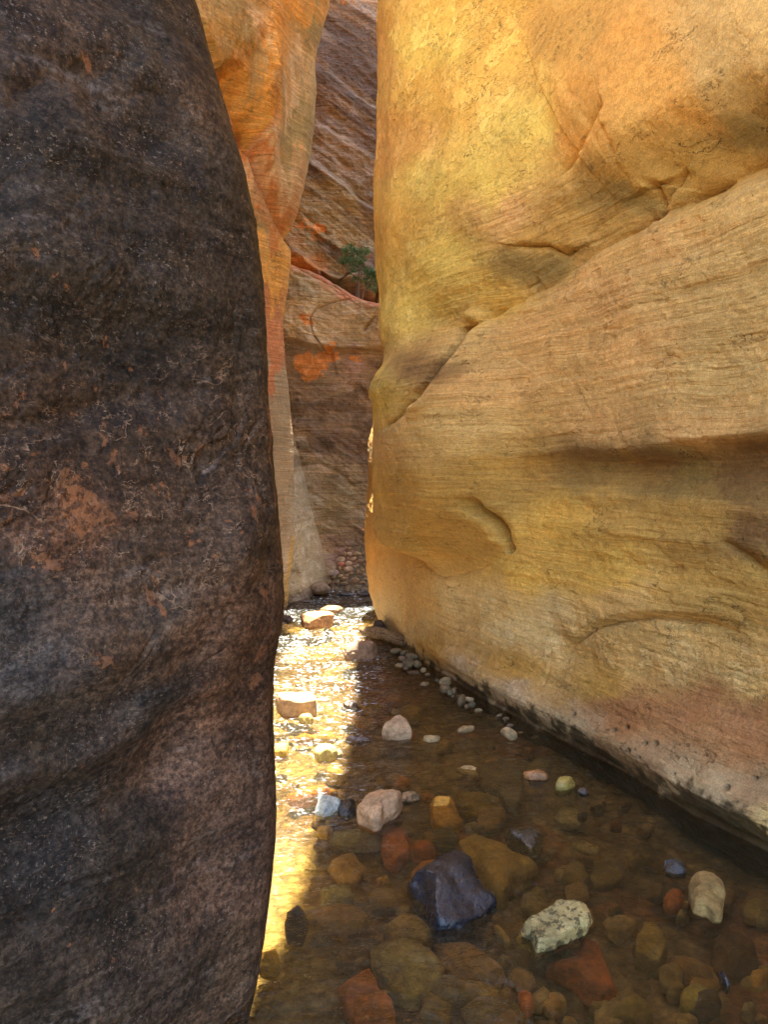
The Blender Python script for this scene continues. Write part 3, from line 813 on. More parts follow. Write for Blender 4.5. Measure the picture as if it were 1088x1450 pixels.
# ================================================================== BACK WALL (brown stained, with ledge and buttress)
def build_back_wall():
    xs_ = np.concatenate([np.linspace(-4.5, -1.7, 20)[:-1], np.linspace(-1.7, 0.5, 330), np.linspace(0.5, 5.5, 40)[1:]])
    C = len(xs_)
    Y0 = 9.7
    HT = float(hz(-40, 11.5)); HR = 19.0  # unseen upper wall raised so its shadow covers the far water
    h1 = np.concatenate([np.linspace(-0.3, HT, 900), HT + np.linspace(0, 1, 160)[1:] * (HR - HT)])
    R = len(h1)
    h = np.broadcast_to(h1[:, None], (R, C)); X = np.broadcast_to(xs_, (R, C)).copy()
    Yb = Y0 + 0.25 * X + 0 * h
    # features are laid out on the lower face; upper wall stands further back
    px, py = proj(X, Yb, h)
    wob = 8 * fbm(np.stack([px / 45, py / 45, 0 * px], -1), 3, seed=305)
    led = [(300, 352), (398, 376), (425, 384), (452, 394), (480, 410), (505, 424), (545, 438), (700, 470)]
    d, t = polysd(px, py + .5 * wob, led)
    m = d * 9.7 / FPX
    Y = Yb + np.where(m > 0, 0.25 * ss(0, .04, m) + 1.35 * ss(0.06, 0.36, m), 0)
    # red undercut at the back of the ledge
    Y = Y + 0.25 * gauss(m, .30, .12)
    # second, upper step (rounded lip) and the big sloping slabs
    for pl, a in (([(400, 300), (440, 330), (470, 345), (500, 338), (545, 330)], .18), ([(420, 250), (470, 285), (545, 340)], .10), ([(430, 150), (480, 190), (545, 245)], .16), ([(440, 90), (490, 120), (545, 160)], .10), ([(460, 0), (500, 40), (545, 75)], .14)):
        d2, t2 = polysd(px, py + .5 * wob, pl)
        m2 = d2 * 11 / FPX
        Y = Y + a * (ss(-.12, .0, m2) - 1) * ss(-1.2, -.1, m2) * ss(0.2, .5, m)
    # pale block under the ledge: bulge, bounded by a crack and an undercut lower edge
    low = [(390, 484), (430, 492), (460, 498), (500, 498), (545, 503), (650, 510)]
    d3, t3 = polysd(px, py + .4 * wob, low)
    m3 = d3 * 9.7 / FPX
    Y = Y - 0.16 * np.where(m3 > 0, ss(0, .08, m3) * ss(1.2, .7, m3), 0) * ss(.02, -.02, m)
    for pl, a, w in (([(545, 420), (505, 426), (470, 432), (448, 440), (441, 455), (444, 475), (460, 498)], .045, 1.1), ([(470, 500), (476, 530)], .04, 2), ([(545, 430), (530, 455), (518, 470)], .06, 2.5), ([(505, 545), (520, 560), (545, 540)], .08, 4), ([(420, 660), (450, 655), (480, 668), (500, 690)], .03, 3),
                     ([(538, 360), (530, 385), (524, 410)], .2, 2.2), ([(440, 340), (455, 352), (470, 353), (485, 343)], .16, 2.0), ([(418, 390), (470, 402)], .05, 3)):
        d4, t4 = polysd(px, py, pl)
        Y = Y + a * np.exp(-(d4 / w) ** 2)
    # left polished buttress running down to the water
    but = [(405, 560), (410, 600), (419, 624), (428, 660), (436, 693), (446, 735), (453, 762), (460, 790), (466, 815), (470, 850)]
    d5, t5 = polysd(px, py, but)
    m5 = -d5 * 9.4 / FPX
    inb = np.where(d5 < 0, 1.0, 0)
    side = np.where(m5 > 0, 1 - (1 - np.clip(m5 / .42, 0, 1)) ** 2, 0)
    Y = Y - 0.95 * side * ss(3.0, 2.0, h)
    for pl, a in (([(410, 700), (422, 735), (432, 770), (440, 815)], .08), ([(418, 660), (436, 715), (450, 780)], .06), ([(406, 805), (430, 800), (455, 815)], -.10)):
        d6, t6 = polysd(px, py, pl)
        Y = Y - a * np.exp(-(d6 / 6) ** 2)
    Y = Y - 0.25 * ss(0.5, 0.0, h) * ss(1.2, -0.2, X)
    P3 = np.stack([X, Y, h], -1)
    Y = Y + 0.06 * fbm(P3 * 1.5, 3, seed=311) + 0.03 * fbm(P3 * 4, 4, seed=313)
    q = np.stack([X * 1.2, Y, (h + X * .62) * 7], -1)
    Y = Y + 0.022 * fbm(q, 5, 0.55, seed=315) + 0.006 * fbm(P3 * 24, 3, seed=317)
    D = {'dk': (.19, .12, .07), 'mau': (.27, .165, .09), 'brn': (.27, .175, .095), 'oli': (.33, .235, .11), 'tan': (.48, .33, .16), 'ora': (.60, .24, .06), 'red': (.36, .12, .05), 'grey': (.38, .275, .15), 'pale': (.52, .42, .25), 'pnk': (.33, .19, .12)}
    ctrl = [(440, 40, 'mau'), (500, 30, 'mau'), (530, 60, 'brn'), (460, 110, 'brn'), (520, 120, 'dk'), (450, 160, 'brn'), (500, 170, 'brn'), (440, 220, 'oli'), (480, 240, 'oli'), (530, 230, 'dk'), (500, 290, 'oli'), (430, 290, 'oli'), (460, 320, 'oli'), (530, 320, 'dk'),
            (420, 330, 'ora'), (410, 355, 'ora'), (430, 360, 'red'), (460, 385, 'red'), (500, 410, 'red'), (530, 425, 'red'), (470, 360, 'oli'), (500, 370, 'brn'), (535, 375, 'tan'),
            (410, 420, 'oli'), (430, 410, 'oli'), (420, 455, 'tan'), (405, 440, 'tan'), (450, 425, 'tan'), (480, 455, 'tan'), (520, 450, 'oli'), (500, 485, 'oli'), (460, 475, 'tan'),
            (410, 505, 'brn'), (430, 515, 'brn'), (450, 505, 'brn'), (470, 520, 'brn'), (500, 510, 'pnk'), (415, 545, 'brn'), (520, 540, 'brn'), (415, 585, 'brn'), (450, 560, 'brn'), (490, 590, 'brn'), (460, 620, 'dk'), (500, 640, 'dk'), (440, 680, 'grey'), (480, 690, 'oli'), (500, 740, 'grey'), (470, 730, 'oli'), (515, 760, 'brn'), (480, 780, 'pnk'),
            (415, 650, 'grey'), (420, 700, 'grey'), (420, 750, 'tan'), (440, 770, 'tan'), (425, 810, 'oli'), (450, 800, 'tan'), (410, 830, 'brn'), (455, 830, 'brn')]
    wx = 8 * fbm(np.stack([px / 20, py / 20, 0 * px], -1), 4, 0.65, seed=391)
    tint = idw(np.clip(px, 390, 545) + wx, np.clip(py, -20, 850) + wx[::-1], [(a, b, D[c]) for a, b, c in ctrl], 3.4)
    # orange scars where the crust fell away, pale runs
    sc1 = fbm(np.stack([X * 3.2, Y * 0, h * 4.5], -1), 5, 0.6, seed=393)
    zone = .54 * gauss(px, 422, 34) * gauss(py, 515, 26) + .4 * gauss(px, 412, 12) * gauss(py, 590, 24)
    scar = ss(.52, .57, sc1 * .42 + zone)[..., None]
    tint = tint * (1 - scar) + np.array([.60, .23, .06]) * scar
    dq = np.stack([X * .35, 0 * X, (h + X * .62) * 2.3 + .4 * vn(P3 * 1.1, 6)], -1)
    dstr = (ss(-.25, .35, fbm(dq, 4, 0.6, seed=395)) * ss(0.3, .8, m) * .9)[..., None]
    tint = tint * (1 - dstr) + np.array([.095, .055, .030]) * dstr
    dlow = (ss(.05, .35, fbm(np.stack([X * 1.2, 0 * X, h * 3.0], -1), 4, 0.6, seed=397)) * ss(495, 520, py) * ss(720, 640, py) * .6)[..., None]
    tint = tint * (1 - dlow) + np.array([.10, .062, .036]) * dlow
    wet = ss(.15, .0, h)
    mask = np.stack([np.full(h.shape, 1.0) * (1 - .7 * inb * ss(3, 2, h)), np.full(h.shape, .55), .5 * wet], -1)
    me = sheet_solid(np.stack([X, Y, h], -1), tint, mask, np.stack([np.zeros(C), np.full(C, 2.5)], 1), 'canyon_wall', flip=False)
    o = link('canyon_wall', me, M_BACK)
    tag(o, 'dark brown cliff with slanting beds and a small ledge, closing the canyon end', 'canyon wall', kind='thing')

build_back_wall()
#@@END_WALLS

#@@WATER
# ================================================================== STREAM BED AND WATER
def bed_height(x, y):
    p = np.stack([x, y, 0 * x], -1)
    return -0.13 + 0.035 * fbm(p * 1.3, 3, seed=401) + 0.016 * fbm(p * 6, 4, seed=403)

def build_bed():
    xs_ = np.linspace(-4.5, 5.5, 420)
    ys_ = np.concatenate([np.linspace(-5, 1.5, 40)[:-1], np.linspace(1.5, 9.5, 640), np.linspace(9.5, 12.0, 20)[1:]])
    X, Y = np.meshgrid(xs_, ys_)
    Z = bed_height(X, Y)
    p = np.stack([X, Y, 0 * X], -1)
    Z = Z + 0.008 * fbm(p * 22, 3, seed=405)
    # gravel rises into a talus at the foot of the back wall
    Z = Z + 0.75 * ss(8.75, 9.9, Y) * ss(-0.95, -0.45, X) * ss(1.2, 0.0, X)
    n = fbm(p * 2.3, 4, seed=407)
    tint = np.array([.20, .135, .065])[None, None] * (1 + .35 * n)[..., None]
    r = ss(.30, .40, fbm(p * 1.6, 4, 0.5, seed=409))[..., None]
    tint = tint * (1 - r) + np.array([.26, .125, .06]) * r
    sand_sunlit = (ss(-.12, -.42, X + .10 * n) * ss(8.6, 8.0, Y) * np.maximum(ss(-.35, .25, fbm(p * 3.1, 3, seed=411) + .15), ss(3.3, 2.8, Y)))[..., None]  # pale sand on the bed, also painted to brighten the sunlit strip
    tint = tint * (1 - .8 * sand_sunlit) + np.array([.46, .40, .23]) * .8 * sand_sunlit
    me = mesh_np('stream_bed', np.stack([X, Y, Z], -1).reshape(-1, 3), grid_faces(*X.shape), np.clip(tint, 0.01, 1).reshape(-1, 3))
    t = NT('bed_gravel')
    v = t.coord()
    c = t.attr('tint')
    vo = t.n('ShaderNodeTexVoronoi'); vo.inputs['Scale'].default_value = 16
    t.l(t.warp(v, .05, 6), vo.inputs['Vector'])
    c = t.mix(0.35, c, t.scalec(c, t.ramp(t.sep(vo.outputs['Color'])[0], 0, 1, .3, 1.7)))
    c = t.mix(t.ramp(vo.outputs['Distance'], .25, .55, 0, .6), c, t.mix(1.0, c, (.4, .38, .35), 'MULTIPLY'))
    n1 = t.noise(v, 40, 5, .7)
    c = t.scalec(c, t.ramp(n1, .3, .7, .65, 1.3))
    h = t.math('ADD', t.math('MULTIPLY', vo.outputs['Distance'], -1.6), t.math('MULTIPLY', n1, .6))
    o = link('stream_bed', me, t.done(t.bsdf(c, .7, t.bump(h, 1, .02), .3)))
    tag(o, kind='structure')

build_bed()

def build_water():
    xs_ = np.linspace(-2.6, 3.4, 430)
    ys_ = np.concatenate([np.linspace(-5, 1.6, 60)[:-1], 1.6 + 8.6 * np.linspace(0, 1, 900) ** 1.25])
    X, Y = np.meshgrid(xs_, ys_)
    p = np.stack([X, Y, 0 * X], -1)
    riff = ss(2.6, 3.6, Y) * ss(0.25, -0.35, X) * ss(8.6, 7.6, Y) + .8 * gauss(Y, 8.9, .5) + .75 * ss(2.75, 2.1, Y) * ss(.6, -.1, X)
    riff = np.clip(riff + .12, 0, 1)
    q = np.stack([X * 1.0, Y * 1.5, 0 * X], -1)
    Z = 0.006 * fbm(q * 3.0, 2, seed=501) * (.4 + riff) + riff * (0.010 * fbm(q * 9, 3, 0.6, seed=503) + 0.004 * fbm(q * 27, 2, seed=505))
    Z = Z + .02 * ss(8.3, 9.3, Y)
    foam_glint = np.clip((riff - .13) * 1.3, 0, 1) * (.45 * ss(2.2, 3.2, Y) + .95 * ss(3.8, 5.6, Y) + .4 * ss(5.5, 7.0, Y))
    mask = np.stack([foam_glint, riff, 0 * X], -1)
    me = mesh_np('stream_water', np.stack([X, Y, Z], -1).reshape(-1, 3), grid_faces(*X.shape), np.ones(X.shape + (3,)), mask)
    t = NT('stream_water')
    v = t.coord()
    mk = t.sep(t.attr('mask'))
    w = t.warp(v, .10, 4)
    n1 = t.noise(t.mapv(w, (1, 1.5, 1)), 14, 3, .55)
    n2 = t.noise(t.mapv(w, (1, 1.6, 1)), 46, 3, .6)
    h = t.math('ADD', t.math('MULTIPLY', n1, t.math('ADD', t.math('MULTIPLY', mk[1], .9), .30)), t.math('MULTIPLY', n2, t.math('MULTIPLY', mk[1], .55)))
    nrm = t.bump(h, 1.0, .045)
    fr = t.n('ShaderNodeFresnel'); fr.inputs['IOR'].default_value = 1.33
    t.l(nrm, fr.inputs['Normal'])
    tr = t.n('ShaderNodeBsdfTransparent'); tr.inputs[0].default_value = (.74, .63, .40, 1)
    df = t.n('ShaderNodeBsdfDiffuse'); df.inputs[0].default_value = (.15, .14, .085, 1)
    mx = t.n('ShaderNodeMixShader'); mx.inputs[0].default_value = .085
    t.l(tr.outputs[0], mx.inputs[1]); t.l(df.outputs[0], mx.inputs[2])
    # broken, aerated water on the riffles; its white also paints in glints
    fo = t.n('ShaderNodeBsdfDiffuse'); fo.inputs[0].default_value = (.75, .77, .78, 1)
    nf = t.noise(t.mapv(w, (1, 2.2, 1)), 30, 5, .7)
    nf2 = t.noise(t.mapv(w, (1, 2.6, 1)), 3.6, 3, .6)
    fm = t.math('MULTIPLY', t.ramp(nf, .555, .62), t.math('MULTIPLY', t.ramp(nf2, .42, .56), mk[0]))
    mf = t.n('ShaderNodeMixShader')
    t.l(t.math('MULTIPLY', fm, .85), mf.inputs[0]); t.l(mx.outputs[0], mf.inputs[1]); t.l(fo.outputs[0], mf.inputs[2])
    gl = t.n('ShaderNodeBsdfGlossy'); gl.inputs['Roughness'].default_value = .06
    t.l(nrm, gl.inputs['Normal'])
    m2 = t.n('ShaderNodeMixShader')
    t.l(fr.outputs[0], m2.inputs[0]); t.l(mf.outputs[0], m2.inputs[1]); t.l(gl.outputs[0], m2.inputs[2])
    o = link('stream_water', me, t.done(m2.outputs[0]))
    tag(o, kind='structure')

build_water()
#@@END_WATER

#@@STONES
# ================================================================== STONES
def ico(sub):
    import bmesh
    bm = bmesh.new()
    bmesh.ops.create_icosphere(bm, subdivisions=sub, radius=1.0)
    V = np.array([v.co[:] for v in bm.verts]); Fc = np.array([[v.index for v in f.verts] for f in bm.faces])
    bm.free()
    return V, Fc
ICO = {k: ico(k) for k in (3, 4, 5)}

def talus(x, y):
    return bed_height(x, y) + 0.75 * ss(8.75, 9.9, y) * ss(-0.95, -0.45, x) * ss(1.2, 0.0, x)

def ell(cx, cy, w, h, rot=0, n=20):
    a = np.linspace(0, 2 * np.pi, n, endpoint=False); r = math.radians(rot)
    x, y = w / 2 * np.cos(a), h / 2 * np.sin(a)
    return [(cx + u * math.cos(r) - v * math.sin(r), cy + u * math.sin(r) + v * math.cos(r)) for u, v in zip(x, y)]

def crop(x0, y0, s, pts):
    return [(x0 + a / s, y0 + b / s) for a, b in pts]

SEED = [0]
def radial(poly, th):
    P = np.array(poly); Q = np.roll(P, -1, 0)
    r = np.zeros(len(th))
    for p, q in zip(P, Q):
        e = q - p
        den = np.cos(th) * e[1] - np.sin(th) * e[0]
        den = np.where(np.abs(den) < 1e-9, 1e-9, den)
        t = (p[0] * e[1] - p[1] * e[0]) / den
        u = (p[0] * np.sin(th) - p[1] * np.cos(th)) / den
        ok = (t > 0) & (u >= -1e-6) & (u <= 1 + 1e-6)
        r = np.where(ok, np.maximum(r, t), r)
    return np.where(r <= 0, np.median(r[r > 0]) if (r > 0).any() else .01, r)

def stone(name, label, outline, col, mat, hz_=0.05, zc=None, top=None, q=2.4, cuts=4, rough=.05, sub=4, group=None, cat='stone', on_bed=False, flat_top=0.0, tilt=(0, 0), cut_d=(.62, .9), scale=1.06):
    """a stone whose outline, seen from the bank, follows 'outline'; half-height hz_ (m); zc centre height, or top = height of its top"""
    SEED[0] += 1
    rs = np.random.RandomState(SEED[0] * 13 + 5)
    O = np.array(outline, float)
    c = O.mean(0)
    if scale != 1:
        O = c + (O - c) * scale
    lo, hi = O.min(0), O.max(0)
    c = (c + (lo + hi) / 2) / 2
    if on_bed:                                        # rests on the sloping rubble bank: find where the sight line meets it
        yy = np.linspace(3, 11.5, 1200)
        x_, y_, w_ = ray(c[0], c[1])
        zz = CZ + w_ * yy / y_; xx = x_ * yy / y_
        g = talus(xx, yy)
        i = np.argmax(zz <= g + hz_ * .4)
        zc = zz[i] if i else 0.0
    if zc is None:
        zc = (top - hz_) if top is not None else 0.15 * hz_
    P0 = at_z(c[0], c[1], zc) if not on_bed else np.array([xx[i], yy[i], zc])
    if on_bed:
        W = np.array([[P0[0] + (a - c[0]) / FPX * P0[1], P0[1] + (c[1] - b) / FPX * P0[1] * 1.0] for a, b in O])
    else:
        W = np.array([at_z(a, b, zc)[:2] for a, b in O])
    dist = math.hypot(P0[1], CZ - zc)
    al = math.atan2(CZ - zc, P0[1])
    if not on_bed:
        A = (hi[1] - lo[1]) / 2 / FPX * dist
        hz_ = min(hz_, .93 * A / math.cos(al)) if A < hz_ * math.cos(al) * 1.05 else hz_
        syn = math.sqrt(max(A * A - (hz_ * math.cos(al)) ** 2, (.45 * A) ** 2)) / A
        W[:, 1] = P0[1] + (W[:, 1] - P0[1]) * syn
    Wl = W - P0[:2]
    V, Fc = ICO[sub]
    th = np.arctan2(V[:, 1], V[:, 0]); rx = np.hypot(V[:, 0], V[:, 1])
    den = (rx ** q + np.abs(V[:, 2]) ** q) ** (1 / q)
    rx, z = rx / den, V[:, 2] / den
    r = radial(Wl, th)
    U = np.stack([rx * np.cos(th) , rx * np.sin(th), z], 1)
    for k in range(cuts):
        n = rs.normal(size=3); n[2] = abs(n[2]) * .8
        n /= np.linalg.norm(n)
        dd = rs.uniform(*cut_d) 
        s = U @ n - dd * (np.abs(n).sum() ** .35)
        U = U - np.maximum(s, 0)[:, None] * n * .92
    if flat_top:
        U[:, 2] = np.where(U[:, 2] > flat_top, flat_top + .15 * (U[:, 2] - flat_top), U[:, 2])
    U[:, 2] += tilt[0] * U[:, 0] + tilt[1] * U[:, 1]
    off = rs.uniform(0, 50, 3)
    nz = fbm(U * 1.3 + off, 3, seed=601) * rough + fbm(U * 4 + off, 3, 0.55, seed=603) * rough * .45
    U = U * (1 + nz[:, None])
    S = np.stack([U[:, 0] * r, U[:, 1] * r, U[:, 2] * hz_], 1)
    me = mesh_np(name, S, Fc)
    o = link(name, me, mat)
    o.location = P0
    o.color = (*col, 1)
    tag(o, label, cat, group)
    return o

Z1 = lambda p: crop(450, 1000, 4.352, p)
Z2 = lambda p: crop(480, 1200, 4.185, p)
Z3 = lambda p: crop(690, 1200, 4.185, p)
Z4 = lambda p: crop(860, 1180, 4.772, p)
Z5 = lambda p: crop(380, 980, 6.045, p)
Z6 = lambda p: crop(640, 1020, 4.945, p)
Z7 = lambda p: crop(400, 760, 7.253, p)
Z8 = lambda p: crop(480, 860, 4.945, p)

TANC, PINK, OCH, OLI, GRY, RED, YEL, BRN, DKB, CRM, ORG, GRN = (.30, .205, .10), (.40, .26, .15), (.40, .21, .04), (.22, .15, .05), (.21, .17, .10), (.31, .105, .04), (.50, .37, .11), (.25, .15, .075), (.030, .026, .022), (.33, .24, .12), (.38, .16, .05), (.19, .165, .075)

# stones standing out of the water, near to far
stone('boulder', 'large angular black wet boulder with blue sheen in the shaded stream', Z2([(375, 175), (430, 110), (520, 70), (620, 40), (710, 45), (760, 90), (840, 170), (880, 250), (925, 320), (880, 360), (800, 420), (730, 470), (650, 490), (590, 500), (550, 430), (490, 330), (430, 260)]), (.006, .012, .025), M_BLUEWET, .085, zc=.008, q=3.4, cuts=7, rough=.07, sub=5, cat='boulder', cut_d=(.5, .8), tilt=(0, .12))  # blue of reflected sky put into the base colour
stone('stone', 'yellow-grey speckled angular stone, half out of the water below the black boulder', Z3([(160, 490), (230, 440), (310, 395), (420, 340), (470, 365), (520, 355), (575, 385), (595, 450), (580, 490), (480, 540), (380, 590), (240, 645), (225, 560), (190, 540)]), (.36, .29, .12), M_LICHEN, .055, zc=.018, q=3.2, cuts=8, rough=.06, sub=5, cut_d=(.5, .8))
stone('stone', 'large pinkish tan stone standing dry in mid stream beside the sunlit strip', Z1([(365, 492), (425, 520), (455, 508), (495, 545), (515, 590), (495, 640), (400, 700), (395, 745), (345, 765), (300, 735), (250, 690), (255, 620), (300, 540), (330, 500)]), PINK, M_STONE, .075, zc=.03, q=3.0, cuts=7, rough=.06, sub=5, cut_d=(.55, .85))
stone('stone', 'pale brown rounded triangular stone poking out of shaded water', Z1([(485, 68), (530, 75), (560, 120), (580, 205), (500, 220), (440, 205), (398, 188), (430, 140), (455, 90)]), (.40, .28, .17), M_STONE, .085, zc=.03, q=2.3, cuts=3, rough=.04, sub=5)
stone('stone', 'small brown mottled stone touching the large pinkish tan stone', Z1([(500, 560), (540, 530), (600, 530), (635, 570), (590, 590), (560, 605), (520, 590)]), BRN, M_LICHEN, .03, zc=.005, cuts=4)
stone('stone', 'small cream knobbly stone barely above the water right of the triangular stone', Z1([(655, 185), (690, 180), (720, 200), (755, 195), (750, 215), (690, 228), (655, 215)]), CRM, M_STONE, .022, zc=.008, cuts=3)
stone('stone', 'flat tan wedge of stone above the water in mid channel', Z1([(865, 150), (900, 125), (960, 115), (965, 135), (920, 160), (865, 165)]), TANC, M_STONE, .022, zc=.010, cuts=3)
stone('stone', 'cream wedge-shaped stone leaning at the foot of the yellow wall', Z6([(340, 70), (372, 50), (420, 80), (465, 120), (430, 134), (380, 110)]), CRM, M_STONE, .03, zc=.015, cuts=3)
stone('stone', 'tan stone tapering to a blunt tip, near the right edge of the stream', Z4([(555, 350), (590, 300), (650, 278), (710, 290), (765, 345), (795, 430), (790, 510), (775, 585), (735, 590), (680, 545), (600, 520), (560, 430)]), (.27, .175, .06), M_STONE, .05, zc=.018, q=2.4, cuts=3, rough=.07, sub=5)
stone('stone', 'wet stone with a blue glint upstream of the tapering tan stone', Z4([(380, 205), (430, 175), (510, 220), (545, 290), (470, 300), (400, 272)]), (.05, .05, .05), M_WET, .030, zc=-.008, cuts=4)
stone('stone', 'narrow wet stone shining blue in the bottom right water', Z4([(745, 950), (780, 955), (840, 1055), (825, 1075), (780, 1020)]), (.03, .035, .045), M_BLUEWET, .025, zc=-.008, cuts=2)
stone('stone', 'rust coloured flat stone in a row along the wall foot', Z6([(500, 370), (530, 345), (620, 360), (680, 405), (670, 430), (560, 420), (510, 400)]), (.33, .15, .05), M_WET, .03, zc=.005, cuts=4)
stone('stone', 'yellow-olive rounded stone beside the rust coloured flat stone', Z6(ell(790, 465, 150, 120)), (.30, .22, .05), M_WET, .05, zc=.0, cuts=3)
stone('stone', 'small dark wet pebble tight under the yellow wall foot', Z6(ell(925, 505, 90, 50, 20)), (.07, .05, .04), M_WET, .025, zc=.0, cuts=3)
stone('stone', 'wrinkled dark wet stone with water pouring over it', Z6([(355, 770), (460, 740), (560, 760), (620, 830), (635, 960), (560, 1000), (480, 900), (400, 840)]), (.045, .04, .035), M_BLUEWET, .05, top=.012, q=2.6, cuts=7, rough=.14, sub=5)
stone('stone', 'pale blue-white flat stone half in sun at the shadow edge', Z5([(395, 1010), (450, 900), (520, 880), (640, 905), (600, 980), (550, 1040), (470, 1070), (400, 1040)]), (.40, .46, .46), M_WET, .045, zc=.02, q=3, cuts=5)
stone('stone', 'black wet stone in shadow between the pale blue and pinkish stones', Z5([(585, 960), (650, 900), (740, 940), (745, 1040), (680, 1085), (600, 1080)]), (.02, .018, .016), M_WET, .04, zc=.0, cuts=4, rough=.1)
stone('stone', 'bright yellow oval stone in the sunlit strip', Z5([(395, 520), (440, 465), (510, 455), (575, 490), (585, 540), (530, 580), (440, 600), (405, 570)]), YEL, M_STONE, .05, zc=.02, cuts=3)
stone('stone', 'small tan pebble touching the bright yellow oval stone', Z5(ell(605, 535, 60, 65)), TANC, M_STONE, .03, zc=.0, cuts=2)
stone('stone', 'yellow blocky stone in sun against the dark wall edge', Z5([(5, 500), (130, 450), (185, 450), (190, 520), (130, 580), (30, 585)]), (.55, .34, .06), M_STONE, .05, zc=.01, cuts=4, q=3)
stone('stone', 'small yellow hollowed stone in front of the sunlit square block', Z5([(260, 230), (310, 195), (370, 190), (385, 240), (350, 290), (290, 270)]), YEL, M_STONE, .04, zc=.005, cuts=4)
stone('stone', 'square brown block with a bright sunlit top in the riffle', Z5([(85, 60), (130, 22), (250, 10), (370, 12), (392, 60), (405, 130), (390, 170), (290, 190), (180, 205), (120, 190), (95, 130)]), (.36, .22, .11), M_STONE, .105, zc=.05, q=5.5, cuts=3, rough=.04, sub=5, cut_d=(.75, .95), flat_top=.8)
stone('stone', 'smooth brown loaf shaped boulder straddling sun and shade near the log', Z8([(35, 340), (60, 290), (120, 260), (240, 240), (268, 290), (250, 330), (130, 360), (60, 372)]), (.30, .19, .115), M_STONE, .115, zc=.05, q=2.7, cuts=3, sub=5, cat='boulder')
stone('stone', 'flat russet slab with a sunlit top, farthest stone in the riffle', Z7([(190, 855), (290, 790), (490, 775), (525, 820), (510, 870), (400, 900), (270, 940), (215, 920)]), (.44, .22, .09), M_STONE, .10, zc=.06, q=4, cuts=4, sub=5, flat_top=.75, cut_d=(.7, .95))
stone('stone', 'flat brown shaded stone just behind the sunlit russet slab', Z7([(395, 738), (460, 708), (620, 735), (540, 790), (430, 768)]), BRN, M_WET, .05, zc=.02, cuts=4)
stone('stone', 'dark wet stone left of the russet slab at the orange wall foot', Z7(ell(55, 850, 110, 80)), (.07, .05, .04), M_WET, .07, zc=.02, cuts=5)
stone('stone', 'brown dark lump in water at the shadow edge above the triangular stone', Z5([(625, 120), (700, 75), (760, 90), (785, 140), (700, 165)]), (.08, .05, .03), M_WET, .045, zc=.0, cuts=4, rough=.1)
stone('stone', 'purplish wet stone breaking the surface left of the triangular stone', Z5([(650, 410), (720, 370), (830, 380), (870, 430), (760, 455)]), (.09, .065, .07), M_BLUEWET, .03, zc=-.005, cuts=5, rough=.12)
stone('boulder', 'black rock wedged behind the log at the wall corner', Z8([(230, 180), (240, 112), (270, 96), (312, 105), (325, 190), (280, 205)]), (.05, .035, .025), M_STONE, .10, zc=.06, cuts=6, cat='boulder')
stone('stone', 'flat tan stone under shallow water right of mid stream', Z6([(845, 865), (920, 850), (1035, 910), (1020, 940), (950, 940), (880, 905)]), (.36, .27, .12), M_WET, .02, top=-.004, cuts=3)
stone('stone', 'pale tan leaf shaped stone under shallow water in mid stream', Z6([(30, 350), (80, 322), (150, 325), (195, 350), (180, 398), (110, 380)]), (.42, .30, .15), M_WET, .02, top=.002, cuts=3)
# stones lying under the water
stone('stone', 'grey-green broad flat stone under water below the black boulder', Z2([(205, 640), (320, 595), (440, 590), (490, 600), (520, 640), (580, 650), (620, 720), (620, 820), (540, 870), (460, 930), (380, 940), (320, 870), (220, 740)]), (.30, .26, .13), M_STONE, .06, top=-.012, q=3, cuts=4, sub=5)
stone('stone', 'olive rounded stone touching the broad grey-green stone', Z2([(275, 500), (320, 450), (390, 428), (470, 445), (540, 520), (550, 570), (520, 625), (450, 610), (330, 600)]), (.32, .22, .06), M_STONE, .06, top=-.015, cuts=2)
stone('stone', 'orange square stone under water at the bottom of the photo', Z2([(0, 830), (60, 790), (130, 765), (180, 770), (230, 860), (310, 970), (320, 1060), (100, 1075), (50, 980)]), (.50, .20, .05), M_STONE, .06, top=-.012, q=3.2, cuts=4, sub=5)
stone('stone', 'broad olive slab under water right behind the black boulder', [(650, 1200), (672, 1191), (700, 1189), (718, 1193), (730, 1206), (745, 1224), (758, 1238), (742, 1250), (726, 1254), (716, 1282), (702, 1277), (690, 1252), (672, 1228)], (.32, .22, .07), M_STONE, .07, top=-.010, q=3.2, cuts=3, sub=5)
stone('stone', 'ochre squarish stone just under water right of the pinkish stone', Z1([(690, 635), (705, 590), (740, 580), (820, 590), (860, 660), (895, 725), (870, 765), (780, 772), (720, 745), (700, 690)]), (.46, .25, .045), M_STONE, .05, top=.006, q=3, cuts=4, sub=5)
stone('stone', 'dark grey-brown round slab with red flecks under water by the wall', Z6([(200, 360), (260, 310), (370, 305), (450, 350), (490, 420), (500, 560), (470, 640), (380, 610), (340, 540), (220, 480)]), (.14, .105, .065), M_STONE, .05, top=-.006, q=3.4, cuts=2, sub=5)
stone('stone', 'lumpy olive stone under water left of the dark round slab', Z6([(20, 540), (90, 505), (180, 520), (280, 570), (350, 620), (300, 690), (160, 660), (70, 620)]), OLI, M_STONE, .05, top=-.02, cuts=3, rough=.18)
stone('stone', 'dark slate coloured stone under water above the black boulder', Z1([(700, 800), (760, 760), (840, 790), (875, 830), (850, 890), (770, 905), (710, 860)]), (.08, .075, .05), M_STONE, .05, top=-.03, cuts=3)
stone('stone', 'big brick red flat stone under water below the pinkish stone', Z1([(380, 790), (470, 760), (570, 800), (575, 900), (540, 960), (480, 1012), (410, 960), (395, 880)]), (.36, .13, .05), M_STONE, .05, top=-.045, q=3, cuts=3, sub=5)
stone('stone', 'brick red round stone under water touching the black boulder', Z1(ell(650, 905, 150, 120)), (.36, .12, .05), M_STONE, .05, top=-.04, cuts=2)
